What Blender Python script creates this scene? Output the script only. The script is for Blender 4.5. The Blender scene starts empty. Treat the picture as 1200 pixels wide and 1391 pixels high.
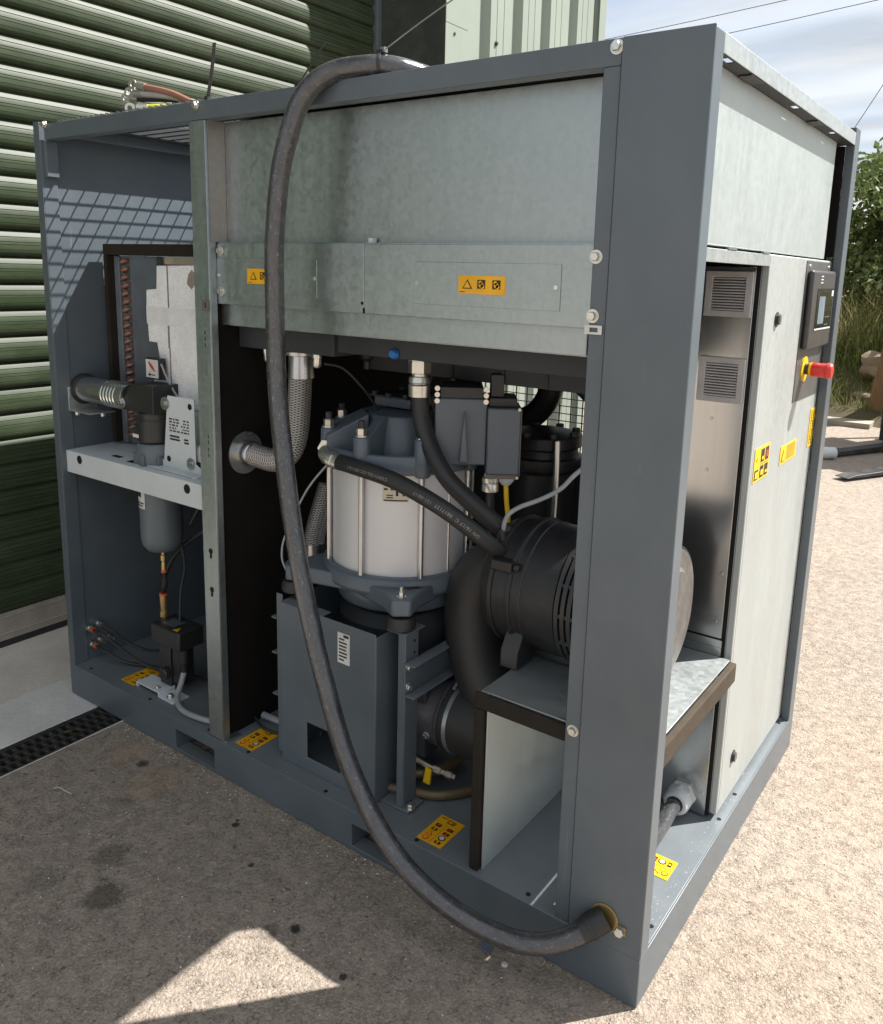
import bpy, bmesh, math, random
import numpy as np
from mathutils import Vector, Matrix
random.seed(7); rng = np.random.default_rng(7)
sc = bpy.context.scene
COL = sc.collection
rad = math.radians

# ------------------------------------------------------------------ camera, sky, sun, exposure
cd = bpy.data.cameras.new('camera'); cam = bpy.data.objects.new('camera', cd); COL.objects.link(cam)
cd.sensor_fit = 'HORIZONTAL'; cd.sensor_width = 36.0; cd.lens = 36.0 * 1124.8 / 1200.0
cd.shift_x = -(613.85 - 600.0) / 1200.0; cd.shift_y = (593.77 - 695.5) / 1200.0
cd.clip_start = 0.05; cd.clip_end = 600
R = ((0.81172215, 0.58346635, 0.02596467), (0.13513553, -0.14437953, -0.98025147), (-0.56819498, 0.79920058, -0.19604309))
M = Matrix(((R[0][0], -R[1][0], -R[2][0], 0.47902), (R[0][1], -R[1][1], -R[2][1], -1.34940), (R[0][2], -R[1][2], -R[2][2], 1.41299), (0, 0, 0, 1)))
cam.matrix_world = M
sc.camera = cam

SUN = Vector((0.52, 0.60, 1.0)).normalized()
EL = math.asin(SUN.z); AZ = math.atan2(SUN.x, SUN.y)
w = bpy.data.worlds.new('World'); sc.world = w; w.use_nodes = True
nt = w.node_tree; nt.nodes.clear()
def wn(t, **k):
    n = nt.nodes.new(t)
    for a, b in k.items(): setattr(n, a, b)
    return n
out = wn('ShaderNodeOutputWorld'); bg = wn('ShaderNodeBackground'); bg.inputs[1].default_value = 0.108
sky = wn('ShaderNodeTexSky', sky_type='NISHITA'); sky.sun_disc = False; sky.sun_elevation = EL; sky.sun_rotation = AZ
sky.air_density = 1.0; sky.dust_density = 2.5; sky.ozone_density = 1.0
tc = wn('ShaderNodeTexCoord'); sep = wn('ShaderNodeSeparateXYZ'); nt.links.new(tc.outputs['Generated'], sep.inputs[0])
mx = wn('ShaderNodeMath', operation='MAXIMUM'); mx.inputs[1].default_value = 0.03; nt.links.new(sep.outputs[2], mx.inputs[0])
ad = wn('ShaderNodeMath', operation='ADD'); ad.inputs[1].default_value = 0.12; nt.links.new(mx.outputs[0], ad.inputs[0])
dx = wn('ShaderNodeMath', operation='DIVIDE'); dy = wn('ShaderNodeMath', operation='DIVIDE')
nt.links.new(sep.outputs[0], dx.inputs[0]); nt.links.new(ad.outputs[0], dx.inputs[1])
nt.links.new(sep.outputs[1], dy.inputs[0]); nt.links.new(ad.outputs[0], dy.inputs[1])
cb = wn('ShaderNodeCombineXYZ'); nt.links.new(dx.outputs[0], cb.inputs[0]); nt.links.new(dy.outputs[0], cb.inputs[1])
cn = wn('ShaderNodeTexNoise'); cn.inputs['Scale'].default_value = 0.9; cn.inputs['Detail'].default_value = 7; cn.inputs['Roughness'].default_value = 0.52
cn.inputs['Distortion'].default_value = 0.3
mpn = wn('ShaderNodeMapping'); mpn.inputs['Rotation'].default_value = (0, 0, 0.5); mpn.inputs['Scale'].default_value = (0.6, 1.5, 1)
nt.links.new(cb.outputs[0], mpn.inputs[0]); nt.links.new(mpn.outputs[0], cn.inputs['Vector'])
cr = wn('ShaderNodeValToRGB'); cr.color_ramp.elements[0].position = 0.33; cr.color_ramp.elements[1].position = 0.55
nt.links.new(cn.outputs[0], cr.inputs[0])
mc = wn('ShaderNodeMix', data_type='RGBA'); nt.links.new(cr.outputs[0], mc.inputs[0])
mcl = wn('ShaderNodeMath', operation='MULTIPLY_ADD'); mcl.inputs[1].default_value = 0.52; mcl.inputs[2].default_value = 0.48
nt.links.new(cr.outputs[0], mcl.inputs[0]); nt.links.new(mcl.outputs[0], mc.inputs[0])
cn2 = wn('ShaderNodeTexNoise'); cn2.inputs['Scale'].default_value = 1.7; cn2.inputs['Detail'].default_value = 6; nt.links.new(mpn.outputs[0], cn2.inputs['Vector'])
cr2 = wn('ShaderNodeValToRGB'); cr2.color_ramp.elements[0].position = 0.36; cr2.color_ramp.elements[1].position = 0.60
cr2.color_ramp.elements[0].color = (0.66, 0.72, 0.80, 1); cr2.color_ramp.elements[1].color = (1, 1, 1, 1); nt.links.new(cn2.outputs[0], cr2.inputs[0])
ml = wn('ShaderNodeMix', data_type='RGBA', blend_type='MULTIPLY'); ml.inputs[0].default_value = 1.0; ml.inputs[6].default_value = (4.1, 4.16, 4.2, 1); nt.links.new(cr2.outputs[0], ml.inputs[7]); nt.links.new(ml.outputs[2], mc.inputs[7])
nt.links.new(sky.outputs[0], mc.inputs[6]); nt.links.new(mc.outputs[2], bg.inputs[0]); nt.links.new(bg.outputs[0], out.inputs[0])

sl = bpy.data.lights.new('sun', 'SUN'); sl.energy = 5.0; sl.angle = rad(0.53); sl.color = (1.0, 0.965, 0.91)
so = bpy.data.objects.new('sun', sl); COL.objects.link(so); so.location = (4, 4, 9)
so.rotation_euler = (-SUN).to_track_quat('-Z', 'Y').to_euler()

sc.view_settings.view_transform = 'Standard'; sc.view_settings.look = 'None'
sc.view_settings.exposure = 1.08; sc.view_settings.gamma = 1.0; sc.view_settings.use_curve_mapping = False
sc.render.engine = 'CYCLES'
try:
    sc.cycles.use_denoising = True; sc.cycles.max_bounces = 8
except Exception: pass

# ------------------------------------------------------------------ materials
MATS = {}
class NB:
    def __init__(s, name):
        s.m = bpy.data.materials.new(name); s.m.use_nodes = True; s.t = s.m.node_tree
        s.b = s.t.nodes['Principled BSDF']; s.tc = s.t.nodes.new('ShaderNodeTexCoord'); MATS[name] = s.m
    def n(s, t, **k):
        x = s.t.nodes.new(t)
        for a, b in k.items(): setattr(x, a, b)
        return x
    def l(s, a, b): s.t.links.new(a, b)
    def map(s, scale=(1, 1, 1), src='Object', rot=(0, 0, 0)):
        mp = s.n('ShaderNodeMapping'); mp.inputs['Scale'].default_value = scale; mp.inputs['Rotation'].default_value = rot
        if src == 'World':
            g = s.n('ShaderNodeNewGeometry'); s.l(g.outputs['Position'], mp.inputs[0])
        else: s.l(s.tc.outputs[src], mp.inputs[0])
        return mp.outputs[0]
    def noise(s, scale, vec=None, detail=4, rough=0.55, dist=0.0):
        x = s.n('ShaderNodeTexNoise'); x.inputs['Scale'].default_value = scale; x.inputs['Detail'].default_value = detail
        x.inputs['Roughness'].default_value = rough; x.inputs['Distortion'].default_value = dist
        s.l(vec if vec is not None else s.map(src='World'), x.inputs['Vector']); return x.outputs[0]
    def vor(s, scale, vec=None, feature='F1', out=0, rnd=1.0):
        x = s.n('ShaderNodeTexVoronoi', feature=feature); x.inputs['Scale'].default_value = scale
        x.inputs['Randomness'].default_value = rnd
        s.l(vec if vec is not None else s.map(src='World'), x.inputs['Vector']); return x.outputs[out]
    def ramp(s, v, stops):
        r = s.n('ShaderNodeValToRGB'); e = r.color_ramp.elements
        while len(e) < len(stops): e.new(0.5)
        for k, (p, c) in enumerate(stops):
            e[k].position = p; e[k].color = c if len(c) == 4 else (*c, 1)
        s.l(v, r.inputs[0]); return r.outputs[0]
    def mix(s, f, a, b, blend='MIX'):
        x = s.n('ShaderNodeMix', data_type='RGBA', blend_type=blend)
        for i, v in ((0, f), (6, a), (7, b)):
            if isinstance(v, (int, float)): x.inputs[i].default_value = v
            elif isinstance(v, tuple): x.inputs[i].default_value = v if len(v) == 4 else (*v, 1)
            else: s.l(v, x.inputs[i])
        return x.outputs[2]
    def math(s, op, a, b=None, c=None):
        x = s.n('ShaderNodeMath', operation=op)
        for i, v in enumerate((a, b, c)):
            if v is None: continue
            if isinstance(v, (int, float)): x.inputs[i].default_value = v
            else: s.l(v, x.inputs[i])
        return x.outputs[0]
    def bump(s, h, strength=0.3, dist=0.002, prev=None):
        x = s.n('ShaderNodeBump'); x.inputs['Strength'].default_value = strength; x.inputs['Distance'].default_value = dist
        s.l(h, x.inputs['Height'])
        if prev is not None: s.l(prev, x.inputs['Normal'])
        s.l(x.outputs[0], s.b.inputs['Normal']); return x.outputs[0]
    def set(s, **k):
        for a, v in k.items():
            i = s.b.inputs[{'col': 'Base Color', 'rough': 'Roughness', 'metal': 'Metallic', 'spec': 'Specular IOR Level'}.get(a, a)]
            if isinstance(v, (int, float)): i.default_value = v
            elif isinstance(v, tuple): i.default_value = v if len(v) == 4 else (*v, 1)
            else: s.l(v, i)

def sc3(c, k): return tuple(min(1, x * k) for x in c)
def paint(name, col, rough=0.42, peel=0.12, dust=0.10, dustcol=(0.33, 0.31, 0.28), spec=0.5, var=0.10, wear=0.0, uptone=0.0):
    m = NB(name)
    a = m.noise(2.3, detail=5); c = m.ramp(a, [(0.3, sc3(col, 1 - var)), (0.7, sc3(col, 1 + var))])
    d = m.noise(9, detail=8, rough=0.7); dm = m.math('MULTIPLY', m.ramp(d, [(0.45, (0, 0, 0)), (0.8, (1, 1, 1))]), dust)
    if uptone:   # paler tone on faces that look up
        g = m.n('ShaderNodeNewGeometry'); sp = m.n('ShaderNodeSeparateXYZ'); m.l(g.outputs['Normal'], sp.inputs[0])
        up = m.math('MULTIPLY', m.ramp(sp.outputs[2], [(0.6, (0, 0, 0)), (0.95, (1, 1, 1))]), m.math('MULTIPLY_ADD', d, uptone, uptone * 0.4))
        dm = m.math('MAXIMUM', dm, up)
    c = m.mix(dm, c, dustcol)
    if wear:
        sA = m.noise(34, m.map((1, 1, 0.06), 'World', (0.3, 0.2, 0)), detail=3); sB = m.noise(40, m.map((0.08, 1, 1), 'World', (0, 0.5, 0.2)), detail=3); gt = m.noise(3.1, detail=4)
        scr = m.math('MULTIPLY', m.ramp(sA, [(0.70, (0, 0, 0)), (0.73, (1, 1, 1))]), m.ramp(gt, [(0.45, (0, 0, 0)), (0.7, (1, 1, 1))]))
        chip = m.math('MULTIPLY', m.ramp(m.vor(26), [(0.0, (1, 1, 1)), (0.05, (0, 0, 0))]), m.ramp(m.noise(7, detail=3), [(0.52, (0, 0, 0)), (0.62, (1, 1, 1))]))
        c = m.mix(m.math('MULTIPLY', m.math('MAXIMUM', scr, chip), wear), c, (0.36, 0.37, 0.37))
    m.set(col=c, rough=m.math('MULTIPLY_ADD', d, 0.25, rough - 0.1), spec=spec)
    if peel: m.bump(m.math('ADD', m.noise(700, detail=2), m.math('MULTIPLY', m.noise(5, detail=2), 6.0)), peel, 0.0006)
    return m.m
def plastic(name, col, rough=0.5, bump=0.0, scale=300, dust=0.0, metal=0.0, spec=0.5):
    m = NB(name); a = m.noise(14, detail=6, rough=0.65)
    c = m.ramp(a, [(0.3, sc3(col, 0.85)), (0.7, sc3(col, 1.15))])
    if dust:
        c = m.mix(m.math('MULTIPLY', m.ramp(m.noise(35, detail=8, rough=0.7), [(0.45, (0, 0, 0)), (0.75, (1, 1, 1))]), dust), c, (0.30, 0.27, 0.23))
    m.set(col=c, rough=m.math('MULTIPLY_ADD', a, 0.2, rough - 0.1), metal=metal, spec=spec)
    if bump: m.bump(m.noise(scale, detail=3), bump, 0.001)
    return m.m
def galv(name, col=(0.58, 0.62, 0.61), rough=0.38, metal=0.85, spangle=0.10, film=0.0, filmcol=(0.62, 0.66, 0.64), streak=(1, 1, 0.08), bump=0.04, fsc=(2.4, (1, 1, 0.9), 3.5)):
    m = NB(name)
    v = m.vor(95, out=1); vv = m.n('ShaderNodeRGBToBW'); m.l(v, vv.inputs[0])
    big = m.noise(2.6, detail=5, rough=0.6, dist=0.6)
    st = m.noise(55, m.map(streak, 'World'), detail=4)
    f = m.math('ADD', m.math('MULTIPLY', vv.outputs[0], spangle), m.math('ADD', m.math('MULTIPLY', big, 0.10), m.math('MULTIPLY', st, 0.16)))
    c = m.ramp(f, [(0.06, sc3(col, 0.82)), (0.30, sc3(col, 1.12))])
    rr = m.math('ADD', m.math('MULTIPLY', st, 0.12), m.math('ADD', m.math('MULTIPLY', vv.outputs[0], 0.09), m.math('MULTIPLY_ADD', big, 0.05, rough - 0.11)))
    if film:
        sw = m.noise(fsc[0], m.map(fsc[1], 'World'), detail=8, rough=0.58, dist=fsc[2])
        fm = m.math('MULTIPLY', m.ramp(sw, [(0.30, (0.48, 0.48, 0.48)), (0.68, (1, 1, 1))]), film)
        m.set(col=m.mix(fm, c, filmcol), rough=m.math('MULTIPLY_ADD', fm, 0.35, rr), metal=m.math('MULTIPLY', m.math('SUBTRACT', 1.0, m.math('MULTIPLY', fm, 0.85)), metal))
    else: m.set(col=c, rough=rr, metal=metal)
    if bump: m.bump(st, bump, 0.0015)
    else: m.set(rough=m.math('MULTIPLY_ADD', big, 0.10, rough - 0.05))
    return m.m

PAINT = paint('blue_grey_paint', (0.096, 0.119, 0.138), 0.33, 0.14, 0.07, (0.36, 0.36, 0.35), wear=0.4, uptone=0.22, var=0.13)
PAINT_LT = paint('light_grey_paint', (0.58, 0.62, 0.64), 0.42, 0.08, 0.08)
CAST = paint('cast_paint', (0.098, 0.122, 0.148), 0.32, 0.35, 0.06)
GALV = galv('galvanised_steel')
GALV_G = galv('galvanised_steel_dull', (0.405, 0.455, 0.465), 0.41, 0.94, 0.13)
GALV_F = galv('galvanised_steel_wiped', (0.52, 0.56, 0.555), 0.36, 0.85, 0.06, film=0.5, filmcol=(0.375, 0.44, 0.43))
GALV_S = galv('galvanised_steel_smooth', (0.58, 0.585, 0.575), 0.22, 0.95, 0.02, bump=0.0)
DOORM = galv('cabinet_door_steel', (0.54, 0.57, 0.56), 0.36, 0.8, 0.05, film=0.55, filmcol=(0.375, 0.405, 0.395), fsc=(7, (1, 1, 0.16), 0.8))
ZINC = plastic('zinc_bolt', (0.66, 0.65, 0.60), 0.3, metal=0.9)
STEEL = plastic('bright_steel', (0.55, 0.56, 0.56), 0.3, metal=0.95)
BRASS = plastic('brass', (0.55, 0.40, 0.18), 0.4, metal=0.85)
COPPER = plastic('copper', (0.33, 0.165, 0.11), 0.48, metal=0.6)
RUB = plastic('black_rubber', (0.022, 0.022, 0.022), 0.5, 0.15, 260)
BLK = plastic('black_plastic', (0.024, 0.024, 0.025), 0.42, 0.1, 400)
BLKD = plastic('black_plastic_dusty', (0.017, 0.017, 0.0185), 0.42, 0.10, 400, dust=0.04, spec=0.4)
DISC = plastic('filter_end_plastic', (0.10, 0.092, 0.085), 0.55, 0.1, 300, dust=0.35)
FOAMB = plastic('black_foam', (0.012, 0.0108, 0.010), 0.95, 0.8, 420, spec=0.1)
FOAME = plastic('brown_foam_edge', (0.078, 0.063, 0.048), 0.95, 1.0, 420, spec=0.1)
FOAMD = plastic('dark_foam_edge', (0.028, 0.024, 0.020), 0.95, 1.0, 420, spec=0.1)
HOLE = plastic('hole_black', (0.004, 0.004, 0.004), 0.9)
YEL = plastic('label_yellow', (0.78, 0.40, 0.008), 0.4)
YELB = plastic('label_bright_yellow', (0.80, 0.52, 0.01), 0.4)
INK = plastic('label_ink', (0.02, 0.018, 0.015), 0.5)
REDI = plastic('label_red', (0.55, 0.05, 0.03), 0.5)
WHT = plastic('white_label', (0.62, 0.62, 0.60), 0.5)
CREAM = plastic('cream_label', (0.60, 0.54, 0.42), 0.6)
BLUEP = plastic('blue_plastic', (0.02, 0.14, 0.45), 0.4)
REDP = plastic('red_plastic', (0.62, 0.035, 0.03), 0.32)
YELP = plastic('yellow_plastic', (0.72, 0.47, 0.01), 0.4)
ORNG = plastic('orange_ring', (0.62, 0.13, 0.04), 0.4)
GREYP = plastic('grey_plastic', (0.56, 0.58, 0.59), 0.5)
VENTG = plastic('vent_grey', (0.44, 0.43, 0.425), 0.5, 0.1, 500, dust=0.1)
GREYC = plastic('grey_cable', (0.30, 0.32, 0.34), 0.45)
BOWL = paint('filter_bowl_paint', (0.115, 0.14, 0.155), 0.4, 0.1, 0.05)
BARREL = NB('motor_barrel_alloy')
BARREL.set(col=BARREL.ramp(BARREL.noise(5, BARREL.map((1, 1, 0.15), 'World')), [(0.3, (0.60, 0.60, 0.61)), (0.7, (0.70, 0.70, 0.71))]), rough=0.5, metal=0.35)
BARREL = BARREL.m
DRK = plastic('dark_paint_and_shade', (0.030, 0.034, 0.038), 0.6)  # dark parts, and shade put into the soffit and border colour
PANELG = plastic('control_panel_grey', (0.082, 0.080, 0.076), 0.42, 0.08, 500, dust=0.08)
HMI = plastic('controller_case', (0.040, 0.039, 0.038), 0.38, 0.1, 400, dust=0.06)
GLASS = plastic('display_glass', (0.012, 0.014, 0.018), 0.06, spec=0.9)
GLARE_PAINT = plastic('painted_display_glare', (0.20, 0.25, 0.32), 0.15)  # reflected glare painted as a pale patch on the display

def eps():
    m = NB('white_polystyrene'); v = m.vor(170); 
    c = m.ramp(m.noise(30, detail=6), [(0.3, (0.76, 0.77, 0.77)), (0.7, (0.86, 0.87, 0.87))])
    m.set(col=m.mix(m.math('MULTIPLY', m.ramp(v, [(0.45, (0, 0, 0)), (0.75, (1, 1, 1))]), 0.30), c, (0.50, 0.50, 0.50)), rough=0.9)
    m.bump(m.math('SUBTRACT', 1.0, v), 0.5, 0.003); return m.m
EPS = eps()
def braid():
    m = NB('steel_braid'); u = m.n('ShaderNodeUVMap')
    def wv(rot, sx, sy):
        mp = m.n('ShaderNodeMapping'); mp.inputs['Scale'].default_value = (sx, sy, 1); mp.inputs['Rotation'].default_value = (0, 0, rot)
        m.l(u.outputs[0], mp.inputs[0]); x = m.n('ShaderNodeTexWave', wave_type='BANDS'); x.inputs['Scale'].default_value = 1.0
        x.inputs['Distortion'].default_value = 0; m.l(mp.outputs[0], x.inputs['Vector']); return x.outputs[1]
    h = m.math('MAXIMUM', wv(0.7, 60, 5), wv(-0.7, 60, 5))
    m.set(col=m.ramp(h, [(0.35, (0.16, 0.15, 0.14)), (0.85, (0.62, 0.60, 0.57))]), metal=0.7, rough=0.4)
    m.bump(h, 0.9, 0.004); return m.m
BRAID = braid()
def cable_mat():
    m = NB('cable_sheath'); u = m.n('ShaderNodeUVMap')
    def mp(s):
        x = m.n('ShaderNodeMapping'); x.inputs['Scale'].default_value = s; m.l(u.outputs[0], x.inputs[0]); return x.outputs[0]
    a = m.noise(22, mp((1, 0.35, 1)), detail=8, rough=0.7, dist=0.6)
    b = m.noise(60, mp((1, 0.25, 1)), detail=6, rough=0.75)
    sc_ = m.ramp(b, [(0.56, (0, 0, 0)), (0.68, (1, 1, 1))])
    c = m.ramp(a, [(0.3, (0.022, 0.023, 0.026)), (0.72, (0.070, 0.071, 0.075))])
    m.set(col=m.mix(m.math('MULTIPLY', sc_, 0.45), c, (0.30, 0.31, 0.325)), rough=m.math('MULTIPLY_ADD', a, 0.20, 0.06), spec=0.9)
    m.bump(m.math('ADD', m.math('MULTIPLY', b, 0.6), a), 0.35, 0.003); return m.m
CABLE = cable_mat()
def tarmac():
    m = NB('weathered_tarmac')
    p = m.map(src='World'); big = m.noise(1.1, detail=6, rough=0.6); mid = m.noise(6, detail=9, rough=0.72)
    nz = m.n('ShaderNodeTexNoise'); nz.inputs['Scale'].default_value = 70; nz.inputs['Detail'].default_value = 4; m.l(p, nz.inputs['Vector'])
    sc_ = m.n('ShaderNodeVectorMath', operation='SCALE'); sc_.inputs['Scale'].default_value = 0.016; m.l(nz.outputs[1], sc_.inputs[0])
    wob = m.n('ShaderNodeVectorMath', operation='ADD'); m.l(p, wob.inputs[0]); m.l(sc_.outputs[0], wob.inputs[1]); q = wob.outputs[0]
    def vein(sc, wd, det):
        return m.ramp(m.math('ABSOLUTE', m.math('SUBTRACT', m.noise(sc, p, detail=det, rough=0.6), 0.5)), [(0.0, (1, 1, 1)), (wd, (0, 0, 0))])
    cell = m.n('ShaderNodeRGBToBW'); m.l(m.vor(170, q, out=1), cell.inputs[0]); cell = cell.outputs[0]
    grit = m.noise(210, detail=5, rough=0.75); pit = m.noise(62, detail=6, rough=0.72)
    base = m.ramp(m.math('MULTIPLY_ADD', mid, 0.55, m.math('MULTIPLY', big, 0.45)), [(0.30, (0.335, 0.280, 0.232)), (0.5, (0.385, 0.320, 0.263)), (0.70, (0.435, 0.358, 0.289))])
    base = m.mix(m.math('MULTIPLY', m.ramp(cell, [(0.2, (1, 1, 1)), (0.5, (0, 0, 0))]), 0.22), base, (0.18, 0.16, 0.145))
    base = m.mix(m.math('MULTIPLY', m.ramp(cell, [(0.6, (0, 0, 0)), (0.8, (1, 1, 1))]), 0.25), base, (0.56, 0.49, 0.40))
    base = m.mix(m.math('MULTIPLY', m.ramp(grit, [(0.36, (1, 1, 1)), (0.5, (0, 0, 0))]), 0.40), base, (0.15, 0.132, 0.115))
    gate = m.ramp(m.noise(24, detail=5, rough=0.7), [(0.42, (0, 0, 0)), (0.62, (1, 1, 1))])
    crev = m.math('MULTIPLY', m.math('MAXIMUM', vein(75, 0.028, 3), vein(120, 0.030, 2)), gate)
    hole = m.ramp(pit, [(0.32, (1, 1, 1)), (0.41, (0, 0, 0))])
    base = m.mix(m.math('MULTIPLY', crev, 0.60), base, (0.075, 0.066, 0.058)); base = m.mix(m.math('MULTIPLY', hole, 0.75), base, (0.06, 0.053, 0.047))
    white = m.ramp(m.vor(15, p), [(0.0, (1, 1, 1)), (0.042, (0, 0, 0))]); base = m.mix(m.math('MULTIPLY', white, 0.7), base, (0.64, 0.62, 0.58))
    st = m.ramp(m.noise(2.3, detail=8, rough=0.75, dist=0.4), [(0.54, (0, 0, 0)), (0.74, (1, 1, 1))])
    base = m.mix(m.math('MULTIPLY', st, 0.36), base, (0.13, 0.118, 0.108))
    # oil drips and scuffs lying on the yard
    nd = m.noise(34, detail=8, rough=0.82)
    def blob(x, y, r, k, col):
        d = m.n('ShaderNodeVectorMath', operation='DISTANCE'); m.l(p, d.inputs[0]); d.inputs[1].default_value = (x, y, -.001)
        f = m.math('ADD', m.math('DIVIDE', d.outputs['Value'], r), m.math('MULTIPLY', m.math('SUBTRACT', nd, 0.5), 2.6))
        return m.mix(m.math('MULTIPLY', m.ramp(f, [(0.55, (1, 1, 1)), (1.0, (0, 0, 0))]), k), base, col)
    for (x, y, r, k) in ((-1.199, -.373, .055, .42), (-1.092, -.459, .055, .55), (-1.248, -.511, .05, .25), (-1.362, -.238, .04, .2), (-1.475, -.099, .020, .85), (-1.053, -.112, .012, .9), (-1.062, -.098, .007, .9), (-.905, -.186, .009, .9), (-.679, -.263, .015, .95), (-.51, -.29, .010, .9), (-.718, -.30, .03, .4)):
        base = blob(x, y, r, k, (0.035, 0.032, 0.030))
    for (x, y, r, k) in ((-1.544, -.10, .07, .35), (-1.371, -.13, .09, .35), (.35, .2, .5, .15), (.5, 1.2, .6, .18)): base = blob(x, y, r, k, (0.46, 0.33, 0.22))
    m.set(col=base, rough=0.9, spec=0.25)
    h = m.math('ADD', m.math('MULTIPLY', m.math('SUBTRACT', 1.0, m.math('MAXIMUM', crev, hole)), 0.8), m.math('ADD', m.math('MULTIPLY', grit, 0.9), m.math('ADD', m.math('MULTIPLY', pit, 1.0), m.math('MULTIPLY', m.math('SUBTRACT', 1.0, m.vor(125, q)), 0.9))))
    m.bump(h, 0.8, 0.0042); return m.m
TARMAC = tarmac()
def concrete(name, col):
    m = NB(name); a = m.noise(3, detail=8, rough=0.65); f = m.noise(90, detail=4)
    c = m.ramp(m.math('MULTIPLY_ADD', a, 0.7, m.math('MULTIPLY', f, 0.3)), [(0.35, sc3(col, 0.78)), (0.65, sc3(col, 1.15))])
    c = m.mix(m.math('MULTIPLY', m.ramp(m.vor(26), [(0.0, (1, 1, 1)), (0.12, (0, 0, 0))]), 0.45), c, sc3(col, 0.4))
    m.set(col=c, rough=0.85, spec=0.3); m.bump(m.math('ADD', f, a), 0.35, 0.003); return m.m
CONC = concrete('pale_concrete', (0.66, 0.645, 0.62))
KERB = concrete('kerb_concrete', (0.36, 0.325, 0.27))
CONC2 = concrete('apron_concrete', (0.60, 0.555, 0.50))
IRON = paint('cast_iron', (0.028, 0.026, 0.025), 0.6, 0.4, 0.4, (0.10, 0.075, 0.06))
SHUT = NB('shutter_green_paint')
SHUT.set(col=SHUT.mix(SHUT.math('MULTIPLY', SHUT.ramp(SHUT.noise(16, SHUT.map((1, 0.3, 1), 'World'), detail=8, rough=0.75), [(0.42, (0, 0, 0)), (0.75, (1, 1, 1))]), 0.30),
        SHUT.ramp(SHUT.noise(3), [(0.3, (0.024, 0.038, 0.017)), (0.7, (0.038, 0.054, 0.026))]), (0.12, 0.135, 0.095)), rough=0.48, spec=0.28)
SHUT.bump(SHUT.noise(160, detail=4), 0.15, 0.001); SHUT = SHUT.m
ALU = plastic('bottom_bar_aluminium', (0.42, 0.38, 0.33), 0.45, 0.1, 200, dust=0.2, metal=0.4)
CLAD = paint('cladding_pale_green', (0.245, 0.285, 0.245), 0.5, 0.05, 0.10, var=0.05)
CLADD = paint('wall_dark_green', (0.040, 0.047, 0.040), 0.6, 0.1, 0.15, var=0.15)
WOOD = NB('weathered_timber'); 
WOOD.set(col=WOOD.ramp(WOOD.noise(12, WOOD.map((6, 6, 0.5), 'World'), detail=6, dist=1.0), [(0.3, (0.13, 0.08, 0.04)), (0.7, (0.27, 0.17, 0.08))]), rough=0.8); WOOD = WOOD.m
BARK = plastic('bark', (0.10, 0.075, 0.05), 0.9, 0.8, 60)
STONE = concrete('rough_stone', (0.26, 0.20, 0.14))
def leafmat(name, c0, c1, c2):
    m = NB(name); oi = m.noise(1.3, detail=3); f = m.noise(37, detail=2)
    m.set(col=m.ramp(m.math('MULTIPLY_ADD', f, 0.6, m.math('MULTIPLY', oi, 0.4)), [(0.30, c0), (0.5, c1), (0.68, c2)]), rough=0.55, spec=0.3)
    m.b.inputs['Transmission Weight'].default_value = 0.0
    tr = m.n('ShaderNodeBsdfTranslucent'); ms = m.n('ShaderNodeMixShader'); ms.inputs[0].default_value = 0.3
    m.l(m.b.inputs['Base Color'].links[0].from_socket, tr.inputs[0])
    o = m.t.nodes['Material Output']; m.l(m.b.outputs[0], ms.inputs[1]); m.l(tr.outputs[0], ms.inputs[2]); m.l(ms.outputs[0], o.inputs[0]); return m.m
LEAF = leafmat('hedge_leaves', (0.050, 0.080, 0.022), (0.125, 0.170, 0.050), (0.24, 0.26, 0.085))
LEAF2 = leafmat('autumn_leaves', (0.16, 0.07, 0.03), (0.30, 0.12, 0.05), (0.22, 0.16, 0.05))
GRASSM = leafmat('green_grass', (0.10, 0.135, 0.03), (0.18, 0.21, 0.06), (0.30, 0.28, 0.12))
STRAW = leafmat('dry_grass', (0.16, 0.15, 0.06), (0.26, 0.22, 0.10), (0.36, 0.30, 0.16))
SOIL = concrete('bank_soil', (0.10, 0.085, 0.045))

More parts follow.
